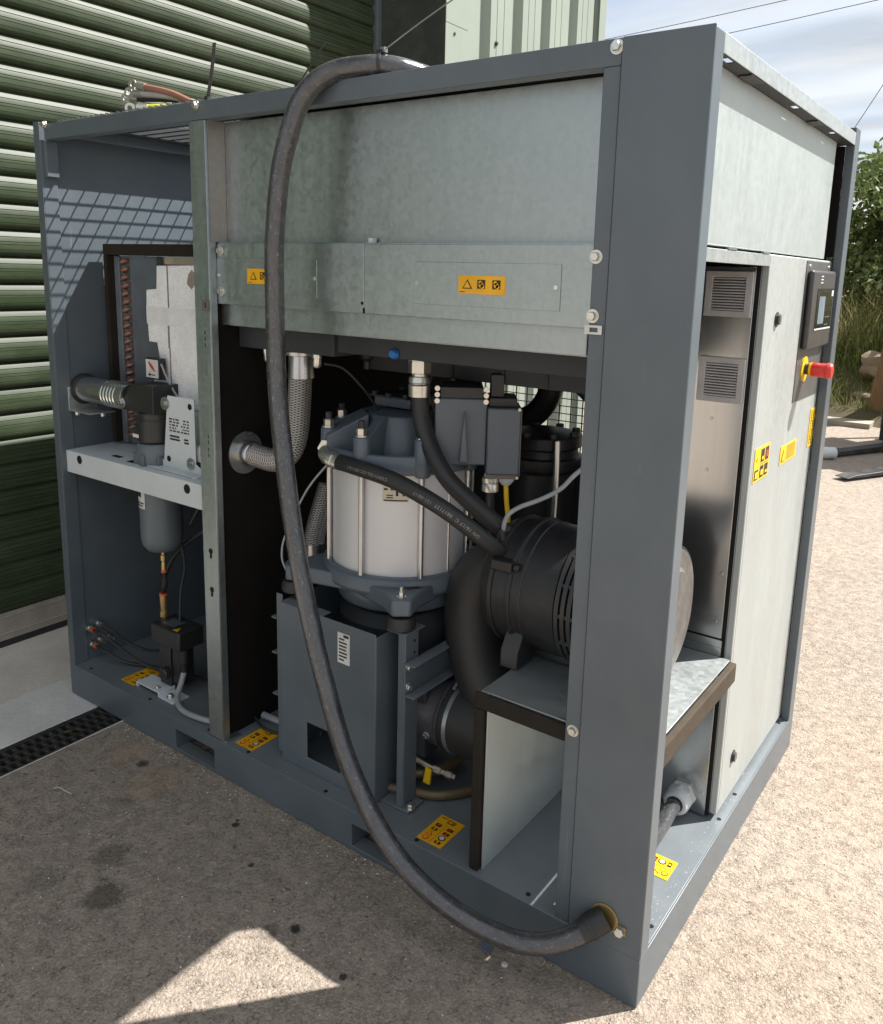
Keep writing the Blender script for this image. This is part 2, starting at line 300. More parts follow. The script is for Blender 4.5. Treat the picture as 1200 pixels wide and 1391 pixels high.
# ------------------------------------------------------------------ mesh helpers
W = {}
class MB:
    def __init__(s): s.v = []; s.f = []; s.m = []; s.uv = []
    def add(s, vs, fs, m=0, uvs=None):
        o = len(s.v); s.v += [tuple(p) for p in vs]
        for k, f in enumerate(fs):
            s.f.append(tuple(i + o for i in f)); s.m.append(m); s.uv.append(uvs[k] if uvs else None)
        return s
    def box(s, x0, x1, y0, y1, z0, z1, m=0):
        v = [(x, y, z) for x in (x0, x1) for y in (y0, y1) for z in (z0, z1)]
        return s.add(v, [(0, 1, 3, 2), (4, 6, 7, 5), (0, 4, 5, 1), (2, 3, 7, 6), (0, 2, 6, 4), (1, 5, 7, 3)], m)
    def frame(s, d):
        d = Vector(d).normalized(); a = Vector((0, 0, 1)) if abs(d.z) < 0.9 else Vector((1, 0, 0))
        u = d.cross(a).normalized(); return d, u, d.cross(u)
    def lathe(s, base, axis, prof, n=24, m=0, caps=True, a0=0.0):
        d, u, vv = s.frame(axis); b = Vector(base); vs = []
        for (r, h) in prof:
            for k in range(n):
                t = a0 + 2 * math.pi * k / n; vs.append(b + d * h + (u * math.cos(t) + vv * math.sin(t)) * r)
        fs = []
        for i in range(len(prof) - 1):
            for k in range(n):
                k2 = (k + 1) % n; fs.append((i * n + k, i * n + k2, (i + 1) * n + k2, (i + 1) * n + k))
        if caps: fs.append(tuple(range(n - 1, -1, -1))); fs.append(tuple(range((len(prof) - 1) * n, len(prof) * n)))
        return s.add(vs, fs, m)
    def cyl(s, p0, p1, r, r1=None, n=16, m=0):
        p0 = Vector(p0); d = Vector(p1) - p0; return s.lathe(p0, d, [(r, 0), (r if r1 is None else r1, d.length)], n, m)
    def tube(s, pts, r, n=12, sub=6, m=0, caps=True):
        P = [Vector(p) for p in pts]; C = []
        if len(P) > 2 and sub > 1:
            for i in range(len(P) - 1):
                a = P[i - 1] if i else P[0] * 2 - P[1]; b, c = P[i], P[i + 1]; d = P[i + 2] if i + 2 < len(P) else P[-1] * 2 - P[-2]
                for k in range(sub):
                    t = k / sub; C.append(0.5 * ((2 * b) + (c - a) * t + (2 * a - 5 * b + 4 * c - d) * t * t + (3 * b - a - 3 * c + d) * t ** 3))
            C.append(P[-1])
        else: C = P
        N = len(C); vs = []; L = [0.0]
        for i in range(1, N): L.append(L[-1] + (C[i] - C[i - 1]).length)
        T = [(C[min(i + 1, N - 1)] - C[max(i - 1, 0)]).normalized() for i in range(N)]
        _, u, _ = s.frame(T[0])
        s.path = []
        for i in range(N):
            u = (u - T[i] * u.dot(T[i])).normalized(); vv = T[i].cross(u); s.path.append((C[i], T[i], u.copy(), vv.copy(), L[i]))
            rr = r(L[i] / L[-1]) if callable(r) else r
            for k in range(n):
                t = 2 * math.pi * k / n; vs.append(C[i] + (u * math.cos(t) + vv * math.sin(t)) * rr)
        fs = []; uvs = []
        for i in range(N - 1):
            for k in range(n):
                k2 = (k + 1) % n; fs.append((i * n + k, i * n + k2, (i + 1) * n + k2, (i + 1) * n + k))
                uvs.append(((L[i], k / n), (L[i], (k + 1) / n), (L[i + 1], (k + 1) / n), (L[i + 1], k / n)))
        if caps:
            fs.append(tuple(range(n - 1, -1, -1))); uvs.append(None); fs.append(tuple(range((N - 1) * n, N * n))); uvs.append(None)
        return s.add(vs, fs, m, uvs)
    def prism(s, poly, vec, m=0):
        n = len(poly); vec = Vector(vec); A = [Vector(p) for p in poly]; B = [p + vec for p in A]
        nr = Vector((0, 0, 0))
        for i in range(n): nr += A[i].cross(A[(i + 1) % n])
        fs = [tuple(range(n)), tuple(range(2 * n - 1, n - 1, -1))] + [(i, i + n, (i + 1) % n + n, (i + 1) % n) for i in range(n)]
        if nr.dot(vec) > 0: fs = [tuple(reversed(f)) for f in fs]
        return s.add(A + B, fs, m)
    def quad(s, a, b, c, d, m=0): return s.add([a, b, c, d], [(0, 1, 2, 3)], m)
    def bolt(s, p, d, r=0.009, h=0.007, m=0, washer=True):
        p = Vector(p); d = Vector(d).normalized()
        if washer: s.lathe(p, d, [(r * 1.45, 0), (r * 1.45, 0.0015)], 16, m)
        s.lathe(p + d * 0.001, d, [(r, 0), (r, h * 0.8), (r * 0.85, h)], 6, m); return s
    def plate(s, ax, us, vs, holes, w0, w1, m=0):
        """slab on a grid of cells; cells in holes are open. ax: normal axis; u, v the other two in x,y,z order"""
        def P(u, v, w):
            return {0: (w, u, v), 1: (u, w, v), 2: (u, v, w)}[ax]
        nu, nv = len(us) - 1, len(vs) - 1; solid = lambda i, j: 0 <= i < nu and 0 <= j < nv and (i, j) not in holes
        idx = {}
        V = []; F = []
        def g(i, j, k):
            if (i, j, k) not in idx: idx[(i, j, k)] = len(V); V.append(P(us[i], vs[j], (w0, w1)[k]))
            return idx[(i, j, k)]
        for i in range(nu):
            for j in range(nv):
                if not solid(i, j): continue
                F.append((g(i, j, 0), g(i, j + 1, 0), g(i + 1, j + 1, 0), g(i + 1, j, 0)))
                F.append((g(i, j, 1), g(i + 1, j, 1), g(i + 1, j + 1, 1), g(i, j + 1, 1)))
                if not solid(i - 1, j): F.append((g(i, j, 0), g(i, j, 1), g(i, j + 1, 1), g(i, j + 1, 0)))
                if not solid(i + 1, j): F.append((g(i + 1, j, 0), g(i + 1, j + 1, 0), g(i + 1, j + 1, 1), g(i + 1, j, 1)))
                if not solid(i, j - 1): F.append((g(i, j, 0), g(i + 1, j, 0), g(i + 1, j, 1), g(i, j, 1)))
                if not solid(i, j + 1): F.append((g(i, j + 1, 0), g(i, j + 1, 1), g(i + 1, j + 1, 1), g(i + 1, j + 1, 0)))
        if ax == 1: F = [tuple(reversed(f)) for f in F]
        return s.add(V, F, m)
    def build(s, name, mats, parent=None, bevel=0.0, ang=35, origin=None, seg=2):
        if not isinstance(mats, (list, tuple)): mats = [mats]
        V = np.array([tuple(p) for p in s.v], dtype=float)
        c = Vector(origin) if origin else Vector(((V.min(0) + V.max(0)) / 2).tolist())
        me = bpy.data.meshes.new(name); me.from_pydata((V - np.array(c)).tolist(), [], s.f)
        for mt in mats: me.materials.append(mt)
        me.polygons.foreach_set('material_index', s.m)
        if any(u for u in s.uv):
            ul = me.uv_layers.new(name='UVMap')
            for p, u in zip(me.polygons, s.uv):
                if u:
                    for li, q in zip(p.loop_indices, u): ul.data[li].uv = q
        me.update(); me.polygons.foreach_set('use_smooth', [True] * len(me.polygons)); me.set_sharp_from_angle(angle=rad(ang))
        o = bpy.data.objects.new(name, me); COL.objects.link(o)
        pw = W[parent.name] if parent else Vector((0, 0, 0))
        if parent: o.parent = parent
        o.location = c - pw; W[o.name] = c
        if bevel:
            b = o.modifiers.new('edge', 'BEVEL'); b.width = bevel; b.segments = seg; b.limit_method = 'ANGLE'; b.angle_limit = rad(40)
        return o
def empty(name, loc, label, cat, group=None):
    o = bpy.data.objects.new(name, None); COL.objects.link(o); o.location = loc; W[o.name] = Vector(loc)
    o.empty_display_size = 0.1
    o['label'] = label; o['category'] = cat
    if group: o['group'] = group
    return o
def tag(o, label, cat, group=None):
    o['label'] = label; o['category'] = cat
    if group: o['group'] = group
    return o
def kind(o, k): o['kind'] = k; return o
def inst(src, loc, parent, name=None):
    o = src.copy(); COL.objects.link(o)
    if parent: o.parent = parent
    o.location = Vector(loc) - (W[parent.name] if parent else Vector((0, 0, 0))); W[o.name] = Vector(loc); return o

# ------------------------------------------------------------------ setting
DX0, DX1 = -1.865, -1.722
g = MB(); B = 160.0
# tarmac (one sheet with the drain strip left open)
g.quad((DX1, -B, -.001), (B, -B, -.001), (B, B, -.001), (DX1, B, -.001)); g.quad((-B, -B, -.010), (DX0, -B, -.010), (DX0, B, -.010), (-B, B, -.010))
g.quad((DX0, 2.1, -.001), (DX1, 2.1, -.001), (DX1, B, -.001), (DX0, B, -.001)); g.quad((DX0, -B, -.001), (DX1, -B, -.001), (DX1, -4.0, -.001), (DX0, -4.0, -.001))
kind(g.build('ground', TARMAC, origin=(0, 0, 0)), 'structure')
g = MB(); g.box(-2.123, DX0, -4, 2.1, -.15, -.002); 
kind(g.build('pavement', CONC, bevel=.004), 'structure')
g = MB(); g.box(-2.75, -2.127, -4, 2.1, -.15, -.004)
kind(g.build('threshold', CONC2, bevel=.006), 'structure')
dr = empty('drain_channel', (-1.79, -1, 0), 'black cast iron drainage channel running along the edge of the pale concrete', 'drain')
g = MB(); g.box(DX0 + .001, DX1 - .001, -4, 2.09, -.14, -.13); g.box(DX0 + .001, DX0 + .005, -4, 2.09, -.13, -.003); g.box(DX1 - .004, DX1 - .001, -4, 2.09, -.13, 0.0015)
g.build('trough', STEEL, dr)
def grate(y0):
    g = MB(); x0, x1 = DX0 + .007, DX1 - .006
    for (a, b) in ((x0, x0 + .010), (x0 + .043, x0 + .051), (x0 + .083, x0 + .091), (x1 - .010, x1)): g.box(a, b, y0, y0 + .496, -.022, -.004)
    k = 0; y = y0
    for c, (a, b) in enumerate(((x0 + .010, x0 + .043), (x0 + .051, x0 + .083), (x0 + .091, x1 - .010))):
        off = (0.0, .014, 0.0)[c]
        for k in range(18):
            yy = y0 + off + k * .0276; g.box(a, b, yy, min(yy + .013, y0 + .495), -.020, -.004)
            g.lathe(((a + b) / 2, yy + .0065, -.0045), (0, 0, 1), [(.007, 0), (.005, .0035)], 8)
    return g
gr0 = grate(-.4).build('grate', IRON, dr)
c0 = W[gr0.name]
for k in range(-4, 5):
    if k: inst(gr0, (c0.x, c0.y + .5 * k, c0.z), dr)

# ---- workshop building with roller shutter
bd = empty('workshop_building', (-5, -1, 0), 'dark green workshop with a wide roller shutter and pale corrugated cladding', 'building')
XS = -2.535
g = MB(); CH = .0925
ctl = [(0, -.0462), (.006, -.0455), (.0125, -.0405), (.0165, -.0320), (.0175, -.0240), (.0178, -.0160), (.0176, -.0060), (.0168, .0040), (.0152, .0130), (.0128, .0215), (.0098, .0290), (.0062, .0360), (.0022, .0420), (.0004, .0450), (0, .0463)]
prof = []
for k, (x, z) in enumerate(ctl):
    if k in (4, 6, 7, 9): prof += [(x, z - .0013), (x - .0022, z), (x, z + .0013)]
    else: prof.append((x, z))
z0 = .13
vs = []; fs = []
YA, YB = -2.35, 2.10
prof = [(-.004, -CH / 2 - .0005)] + prof
for (x, z) in prof: vs += [(XS + x, YA, z0 + CH / 2 + z), (XS + x, YB, z0 + CH / 2 + z)]
for i in range(len(prof) - 1): fs.append((2 * i, 2 * i + 1, 2 * i + 3, 2 * i + 2))
g.add(vs, fs)
sh = MB(); sh.box(XS - .02, XS - .016, YA, YB, .0, 4.2); sh = sh.build('roller_shutter', SHUT, bd)
s0 = g.build('slat', SHUT, sh, ang=28); cs = W[s0.name]
for k in range(1, 43):
    q = inst(s0, (cs.x + random.uniform(-.0012, .0008), cs.y, cs.z + CH * k), sh); q.rotation_euler = (random.uniform(-.0006, .0006), random.uniform(-.035, .035), random.uniform(-.0005, .0005))
g = MB(); g.box(XS - .012, XS + .012, YA, YB, .022, .128); g.box(XS + .012, XS + .016, YA, YB, .108, .118); g.box(XS + .012, XS + .016, YA, YB, .045, .052)
g.build('bottom_bar', ALU, sh, bevel=.002)
g = MB(); g.box(XS - .01, XS + .01, YA, YB, -.003, .022); g.build('bottom_seal', RUB, sh)
g = MB(); g.box(XS - .03, XS + .035, 2.092, 2.128, 0, 4.2); g.build('guide_rail', paint('guide_paint', (.10, .12, .13), .5, .05), sh, bevel=.003)
# return wall, lintel, body
XC = -2.095; YC = 2.135; YE = 3.85
g = MB(); g.box(-9, XC - .05, YC, YE - .05, 0, 5.2); g.box(-9, XS - .05, -2.6, YC - .002, 0, 5.2); g.box(XS - .05, XS + .16, -2.6, YC - .004, 4.2, 5.2)
g.build('wall', CLADD, bd)
g = MB(); g.box(XS - .049, XS + .16, -2.6, -2.38, 0, 4.198); g.build('corner_pier', CLAD, bd)
g = MB(); g.box(XS + .03, XC - .002, YC - .006, YC - .001, 0, 5.19); rw = g.build('return_panel', CLADD, bd)
g = MB()
for z in (.6, 1.6, 2.74, 3.6): g.lathe((-2.43, YC - .006, z), (0, -1, 0), [(.010, 0), (.010, .004), (.006, .006)], 10)
g.build('fixing', CLADD, rw)
# corrugated cladding: box profile running up the wall, flashings and screws
pts = [(XC, YC + .18)]
ribs = [2.421, 2.738, 3.044, 3.373, 3.69]
DP = .042
pts = [(XC - .004, YC + .17)]
for r0 in ribs:
    pts += [(XC - .004, r0 - .002), (XC - DP, r0 + .022), (XC - DP, r0 + .085), (XC - .004, r0 + .108)]
    pts += [(XC - .004, r0 + .165), (XC - .007, r0 + .168), (XC - .004, r0 + .171), (XC - .004, r0 + .232), (XC - .007, r0 + .235), (XC - .004, r0 + .238)]
pts = [p for p in pts if p[1] < YE - .01] + [(XC - .004, YE - .01)]
g = MB(); vs = []; fs = []
for (x, y) in pts: vs += [(x, y, 0.05), (x, y, 5.15)]
for i in range(len(pts) - 1): fs.append((2 * i, 2 * i + 2, 2 * i + 3, 2 * i + 1))
g.add(vs, fs); clad = g.build('cladding', CLAD, bd, ang=20)
g = MB(); g.box(XC - .001, XC + .003, YC - .008, YC + .178, 0.02, 2.60); g.build('corner_flashing', CLAD, clad, bevel=.001)
g = MB(); g.box(XC - .001, XC + .0045, YC - .009, YC + .179, 2.60, 5.19); g.build('corner_flashing', CLAD, clad, bevel=.001)
g = MB(); g.box(XC - .001, XC + .003, YE - .09, YE, 0.02, 5.19); g.box(XC - .06, XC - .001, YE - .004, YE, .02, 5.19); g.build('corner_flashing', CLAD, clad, bevel=.001)
for (y, z) in ((2.20, 2.56), (2.585, 2.60), (2.88, 2.58), (3.82, 2.86), (2.2, 1.2), (2.585, 1.25), (2.88, 1.25), (3.2, 1.25)):
    g = MB(); g.lathe((XC - .003, y, z), (1, 0, 0), [(.013, 0), (.013, .0035), (.008, .004), (.008, .010)], 8); g.build('screw', DRK, clad)
g = MB(); g.box(-9.1, XC + .10, -2.7, YE + .1, 5.2, 5.32); g.build('roof', CLADD, bd)

# ------------------------------------------------------------------ compressor
H = 1.80; L = 2.011; D = 1.175; HB = .108
cp = empty('air_compressor', (-1.0, .59, 0), 'large blue-grey rotary screw air compressor with its side panels taken off', 'compressor')
def part(g, name, mats, bevel=0.0, parent=cp, ang=35, **k): return g.build(name, mats, parent, bevel, ang, **k)

# base frame: tray with fork pockets
g = MB()
g.plate(1, [-L, -1.45, -1.275, -.752, -.577, 0], [0.001, .012, .072, HB], {(1, 1), (3, 1)}, 0, .004)
g.box(-.004, 0, .004, D, .001, HB); g.box(-L, -L + .004, .004, D, .001, HB); g.box(-L + .004, -.004, D - .004, D, .001, HB)
g.box(-L + .004, -.004, .004, D - .004, HB - .004, HB - .0005)
for a, b in ((-1.45, -1.275), (-.752, -.577)):
    g.box(a - .003, a - .0005, .004, D - .004, .006, HB - .0045); g.box(b + .0005, b + .003, .004, D - .004, .006, HB - .0045)
    g.box(a, b, .004, .045, .006, .010)
base = part(g, 'base_frame', PAINT, .003)
for (x, y) in ((-.018, .101), (-.018, .529), (-.018, .654), (-.021, 1.09), (-.264, .024), (-.857, .018), (-1.32, .02), (-1.146, .014), (-1.918, .019), (-.56, .014), (-1.6, .02)):
    g = MB(); g.lathe((x, y, HB - .0005), (0, 0, 1), [(.0055, 0), (.0055, .0008)], 12); part(g, 'bolt_hole', HOLE, parent=base)

g = MB()
for k in range(70):
    y = random.uniform(.06, .78); x = -.012 - abs(random.gauss(0, .020)); r = random.uniform(.0004, .0011)
    g.lathe((x, y, HB - .0006), (0, 0, 1), [(r, 0), (r, .0005)], 5)
kind(part(g, 'white_flecks', WHT, parent=base), 'stuff')

# corner posts and roof rails
g = MB(); g.box(-.156, 0, 0, .003, HB, H); g.box(-.003, 0, .003, .043, HB, H - .004); g.box(-.156, -.153, .003, .043, HB, H); g.box(-.153, -.003, .003, .040, H - .006, H - .002)
g.box(-.020, -.003, .040, .043, HB, H - .05)
post = part(g, 'corner_post', PAINT, .0022)
g = MB(); g.box(-.190, -.158, .005, .008, HB, 1.757); g.box(-.190, -.187, .008, .05, HB, 1.757); part(g, 'post_channel', PAINT, .0015)
g = MB(); g.box(-L, -1.979, 0, .003, HB, 1.808); g.box(-L, -L + .003, .003, .05, HB, 1.808); g.box(-1.982, -1.979, .003, .047, HB, 1.80); g.box(-1.979, -1.962, .008, .045, 1.655, 1.7565)
g.box(-L + .003, -1.982, .003, .045, 1.803, 1.807)
part(g, 'corner_post', PAINT, .0018)
g = MB(); g.box(-.022, 0, 1.118, 1.122, HB, 1.811); g.box(-.003, 0, 1.122, D, HB, 1.811); g.box(-.022, -.019, 1.122, D, HB, 1.805); g.box(-.019, -.003, 1.122, D, 1.806, 1.810)
part(g, 'corner_post', PAINT, .0018)
g = MB(); g.box(-L, -L + .05, D - .05, D, HB, 1.808); part(g, 'corner_post', PAINT, .0018)
g = MB(); g.box(-1.958, -.157, .003, .006, 1.757, 1.800); g.box(-1.958, -.157, .006, .045, 1.797, 1.800); g.box(-1.958, -.157, .006, .040, 1.757, 1.760)
front_rail = part(g, 'roof_rail', PAINT, .0015)
# right rail: outer face plus slotted soffit that lets the sky through
g = MB(); g.box(-.002, 0, .044, 1.117, 1.766, 1.797)
ys = [.044, .082, .118, .200, .282, .525, .562, .700, .768, .885, .918, 1.117]
part(g, 'roof_rail', GALV, .0006)
g = MB(); g.plate(2, [-.085, -.019, -.006, -.0025], ys, {(1, 1), (1, 5), (1, 9)}, 1.766, 1.768); part(g, 'rail_soffit', DRK)  # soffit shade is put into its dark colour
for y0, y1 in ((.205, .278), (.705, .765)):
    g = MB(); g.box(-.026, -.003, y0, y1, 1.7630, 1.7657); part(g, 'rail_clip', BLK)
g = MB(); g.box(-1.958, -1.932, .046, 1.12, 1.772, 1.800); part(g, 'roof_rail', PAINT, .0008); g = MB(); g.box(-1.983, -1.893, .046, 1.12, 1.8005, 1.8022); part(g, 'added_shade_border', DRK)  # border plate added to block sun on the rail; dark colour paints in shade
g = MB(); g.box(-1.958, -.04, 1.13, 1.165, 1.757, 1.80); part(g, 'roof_rail', PAINT, .0015)
# end panel (left), rear panels
g = MB(); g.box(-1.986, -1.983, .047, 1.12, HB, 1.795); part(g, 'end_panel', PAINT)
rm = MB(); rm.plate(0 + 1, [-1.96, -1.20, -.24, -.045], [HB, .815, 1.175, 1.755], {(1, 1)}, 1.150, 1.154)
part(rm, 'rear_panel', DRK)
g = MB()
for k in range(23): 
    x = -1.20 + k * .0437; g.box(x - .0018, x + .0018, 1.1545, 1.158, .80, 1.19)
for k in range(15):
    z = .815 + k * .026; g.box(-1.22, -.22, 1.158, 1.161, z - .0015, z + .0015)
kind(part(g, 'rear_mesh', BLK), 'stuff')
# roof: mesh over the dryer bay, unseen sheet added to darken the rest
g = MB()
for k in range(27):
    y = .03 + k * .0525
    if y < 1.15: g.box(-1.93, -1.29, y - .0017, y + .0017, 1.8030, 1.8065)
for k in range(27):
    x = -1.915 + k * .0243
    if x < -1.28: g.box(x - .0016, x + .0016, .02, 1.16, 1.8065, 1.8100)
kind(part(g, 'roof_mesh', DRK), 'stuff')
g = MB(); g.box(-1.285, -.087, .047, 1.128, 1.780, 1.785); part(g, 'added_roof_cover', DRK)  # unseen cover, added to keep light out of the bay

# galvanised middle post with key holes
g = MB(); g.box(-1.297, -1.238, .004, .007, HB, 1.756); g.box(-1.241, -1.238, .007, .028, HB, 1.756); g.box(-1.297, -1.294, .007, .05, HB, 1.756)
g.box(-1.300, -1.225, .004, .06, HB, HB + .003)
mp_ = part(g, 'centre_post', GALV_G, .001)
for z in (.661, .552):
    g = MB(); g.lathe((-1.266, .0038, z), (0, -1, 0), [(.008, 0), (.008, .0006)], 12); g.box(-1.2695, -1.2625, .0030, .0038, z - .020, z - .003); part(g, 'key_hole', HOLE, parent=mp_)
g = MB()
for z in (1.24, 1.225, 1.208, .97, .955, .935, .92): g.box(-1.262, -1.259, .0034, .0038, z, z + .010)
part(g, 'stamped_mark', INK, parent=mp_)

# partition (sound foam) with a hose hole
g = MB(); g.box(-1.280, -1.276, .05, 1.145, HB, 1.756); part(g, 'partition', PAINT)
g = MB(); g.box(-1.276, -1.250, .03, 1.145, HB, 1.32); part(g, 'sound_foam', FOAMB)
g = MB(); g.lathe((-1.2495, .115, .917), (1, 0, 0), [(.058, 0), (.058, .004)], 32); part(g, 'hose_flange', STEEL)

# upper galvanised duct on the front
g = MB(); g.box(-1.236, -.155, .063, .066, 1.468, 1.757); g.box(-1.238, -.150, .032, .063, 1.466, 1.4695); up = part(g, 'upper_duct_panel', GALV_G, .0008)
g = MB(); g.box(-1.2375, -1.2362, .012, .063, 1.470, 1.757); part(g, 'duct_return', galv('warm_galvanised', (.42, .39, .36), .4, .7), parent=up)
g = MB(); g.box(-.748, -.736, .045, .058, 1.4695, 1.480); part(g, 'small_clip', WHT, parent=up)
g = MB(); g.box(-1.262, -.7475, .030, .0335, 1.318, 1.4665); pa = part(g, 'lower_duct_panel', GALV_G, .0008)
g = MB(); g.box(-.7465, -.187, .030, .0335, 1.318, 1.4665); pb = part(g, 'lower_duct_panel', GALV_G, .0008)
g = MB(); g.box(-1.258, -.215, .050, .053, 1.265, 1.325); g.box(-1.258, -.215, .053, .075, 1.263, 1.266); part(g, 'duct_skirt', GALV_G, .0008)
for (x0, x1, pp) in ((-1.240, -.889, pa), (-.607, -.263, pb)):
    g = MB(); g.box(x0, x1, .0282, .0298, 1.3455, 1.4315); cv = part(g, 'cover_plate', GALV_G, .0006, parent=pp)
for (x0, x1, pp) in ((-1.240, -.889, pa), (-.607, -.263, pb)):
    for x in (x0 + .009, x1 - .009):
        g = MB(); g.lathe((x, .0282, 1.389), (0, -1, 0), [(.0055, 0), (.0045, .0025)], 12); part(g, 'screw', ZINC, parent=pp)
g = MB(); g.lathe((-.752, .0300, 1.340), (0, -1, 0), [(.004, 0), (.004, .0006)], 10); g.box(-.750, -.744, .0292, .0298, 1.318, 1.330); part(g, 'rivet_hole', HOLE, parent=pa)
g = MB(); g.plate(1, [-.196, -.186, -.170, -.162], [1.310, 1.314, 1.322, 1.326], {(1, 1)}, .0008, .004); part(g, 'hanging_lug', GALV)
g = MB(); g.plate(1, [-1.262, -1.254, -1.243, -1.238], [1.300, 1.308, 1.320, 1.326], {(1, 1)}, -.001, .003); part(g, 'hanging_lug', plastic('brown_steel', (.20, .17, .14), .5, metal=.5))
# bolts on the front face
b0 = MB().bolt((0, 0, 0), (0, -1, 0), .0085, .008).build('flange_bolt', ZINC, cp, origin=(0, 0, 0))
b0.location = Vector((-.183, -.0, 1.445)) - W[cp.name] + Vector((0, .005, 0))
for (x, y, z) in ((-.183, .005, 1.342), (-.173, .005, .536), (-.166, .003, 1.786), (-1.266, .002, 1.790), (-1.950, .002, 1.797), (-1.222, .029, 1.449), (-1.222, .029, 1.349)):
    inst(b0, (x, y, z), cp)
# dark cooler tray above the motor
g = MB(); g.box(-1.245, -.905, .10, .70, 1.205, 1.262); g.box(-.905, -.21, .11, .70, 1.215, 1.262); g.box(-1.245, -.21, .075, 1.12, 1.264, 1.30)
part(g, 'cooler_tray', DRK, .002)
g = MB(); g.box(-1.0, -.30, .33, .37, 1.150, 1.205); 
for x in (-.86, -.72, -.57, -.45): g.box(x, x + .006, .325, .33, 1.15, 1.205)
bm_ = part(g, 'cross_beam', DRK, .002)
g = MB(); g.lathe((-1.0, .33, 1.20), (0, 0, -1), [(.02, 0), (.022, .02), (.012, .03), (.012, .05)], 14); part(g, 'tray_fitting', BLK)
g = MB(); g.lathe((-.722, .108, 1.226), (0, -1, 0), [(.012, 0), (.012, .006), (.008, .012)], 16); part(g, 'blue_plug', BLUEP)

# ---- labels
def label(name, o, u, v, w, h, items, base=YEL, parent=cp, extra=None):
    o = Vector(o); u = Vector(u).normalized(); v = Vector(v).normalized(); n = u.cross(v)
    mats = [base, INK, REDI, WHT]; g = MB()
    def P(a, b, e): return o + u * (a * w) + v * (b * h) + n * e
    g.add([P(0, 0, 0), P(1, 0, 0), P(1, 1, 0), P(0, 1, 0), P(0, 0, .0008), P(1, 0, .0008), P(1, 1, .0008), P(0, 1, .0008)],
          [(3, 2, 1, 0), (4, 5, 6, 7), (0, 1, 5, 4), (1, 2, 6, 5), (2, 3, 7, 6), (3, 0, 4, 7)], 0)
    for it in items:
        t = it[0]; m = it[-1]; e = .0012 + (.0003 if m in (0, 3) else 0.0)+ (.0003 if t[-1] == '2' else 0)
        if t[0] == 'r': _, a, b, c, d, _m = it; q = [(a, b), (c, b), (c, d), (a, d)]
        elif t[0] == 'd': _, a, b, r, _m = it; q = [(a + r / w * math.cos(k * .5236), b + r / h * math.sin(k * .5236)) for k in range(12)]
        elif t[0] == 'p': q = it[1]
        vs = [P(a, b, e) for a, b in q]; g.add(vs, [tuple(range(len(vs)))], m)
    return part(g, name, mats, parent=parent)
def tri(cx, cy, s, asp, m0=1, m1=0):
    f = lambda k: [(cx - s * k, cy - s * asp * .8 * k), (cx + s * k, cy - s * asp * .8 * k), (cx, cy + s * asp * k)]
    return [('p', f(1.0), m0), ('p2', f(.72), m1), ]
def deck_items():
    I = [('r', .08, .93, .34, .945, 1), ('r', .08, .90, .28, .912, 1), ('r', .495, .02, .515, .72, 2), ('r', .40, .81, .72, .93, 1), ('r', .44, .835, .60, .905, 0), ('r', .65, .83, .68, .91, 0)]
    I += [('d', .25, .12, .0085, 2), ('d2', .25, .12, .0055, 0)] + tri(.25, .285, .12, 66 / 100)[:0] + [('p', [(.10, .23), (.40, .23), (.25, .36)], 2), ('p2', [(.155, .245), (.345, .245), (.25, .33)], 0)]
    I += [('r', .14, .42, .36, .52, 1), ('r', .14, .58, .36, .69, 1), ('d2', .25, .47, .0035, 0), ('p2', [(.17, .60), (.33, .66), (.26, .66)], 0)]
    I += [('r', .62, .08, .86, .17, 1), ('d2', .74, .125, .003, 0), ('d', .74, .30, .0095, 1), ('d2', .74, .30, .0065, 3), ('r', .62, .42, .86, .52, 1), ('d2', .74, .47, .004, 2), ('r', .62, .58, .86, .68, 1), ('p2', [(.66, .60), (.82, .63), (.70, .66)], 2)]
    return I
for (x, y) in ((-1.210, .022), (-.567, .022)): label('warning_label', (x, y, HB), (1, 0, 0), (0, 1, 0), .069, .102, deck_items())
label('warning_label', (-.041, .245, HB), (0, 1, 0), (-1, 0, 0), .069, .102, deck_items(), YELB)
label('warning_label', (-1.778, .036, HB), (1, 0, 0), (0, 1, 0), .069, .102, deck_items())
def front_items():
    I = [('p', [(.09, .28), (.31, .28), (.20, .80)], 1), ('p2', [(.125, .335), (.275, .335), (.20, .70)], 0), ('p2', [(.20, .36), (.225, .47), (.20, .58), (.175, .47)], 1), ('r', .155, .455, .245, .485, 1)]
    for c in (.50, .82):
        I += [('r', c - .085, .30, c + .085, .78, 1), ('d2', c, .50, .0055, 0), ('d2', c + .03, .42, .0045, 0), ('d2', c - .02, .63, .004, 0)]
    I += [('r', .03, .085, .15, .12, 1)]
    return I
label('warning_label', (-1.123, .0282, 1.3715), (1, 0, 0), (0, 0, 1), .110, .036, front_items(), parent=pa)
label('warning_label', (-.4935, .0282, 1.3705), (1, 0, 0), (0, 0, 1), .1105, .036, front_items(), parent=pb)

# ---- dryer bay on the left
g = MB(); g.plate(2, [-1.985, -1.80, -1.715, -1.56, -1.40, -1.292], [.021, .050, .19, .25], {(2, 1), (3, 1)}, .829, .832)
g.box(-1.985, -1.292, .018, .021, .762, .832); g.box(-1.985, -1.292, .021, .035, .762, .765); shelf = part(g, 'dryer_shelf', PAINT_LT, .0015)
for x in (-1.906, -1.377):
    g = MB(); g.lathe((x, .0182, .811), (0, -1, 0), [(.0135, 0), (.0135, .0008)], 20); part(g, 'shelf_hole', HOLE, parent=shelf)
g = MB(); g.box(-1.80, -1.76, .06, .075, .832, .834); part(g, 'shelf_slot', HOLE, parent=shelf)
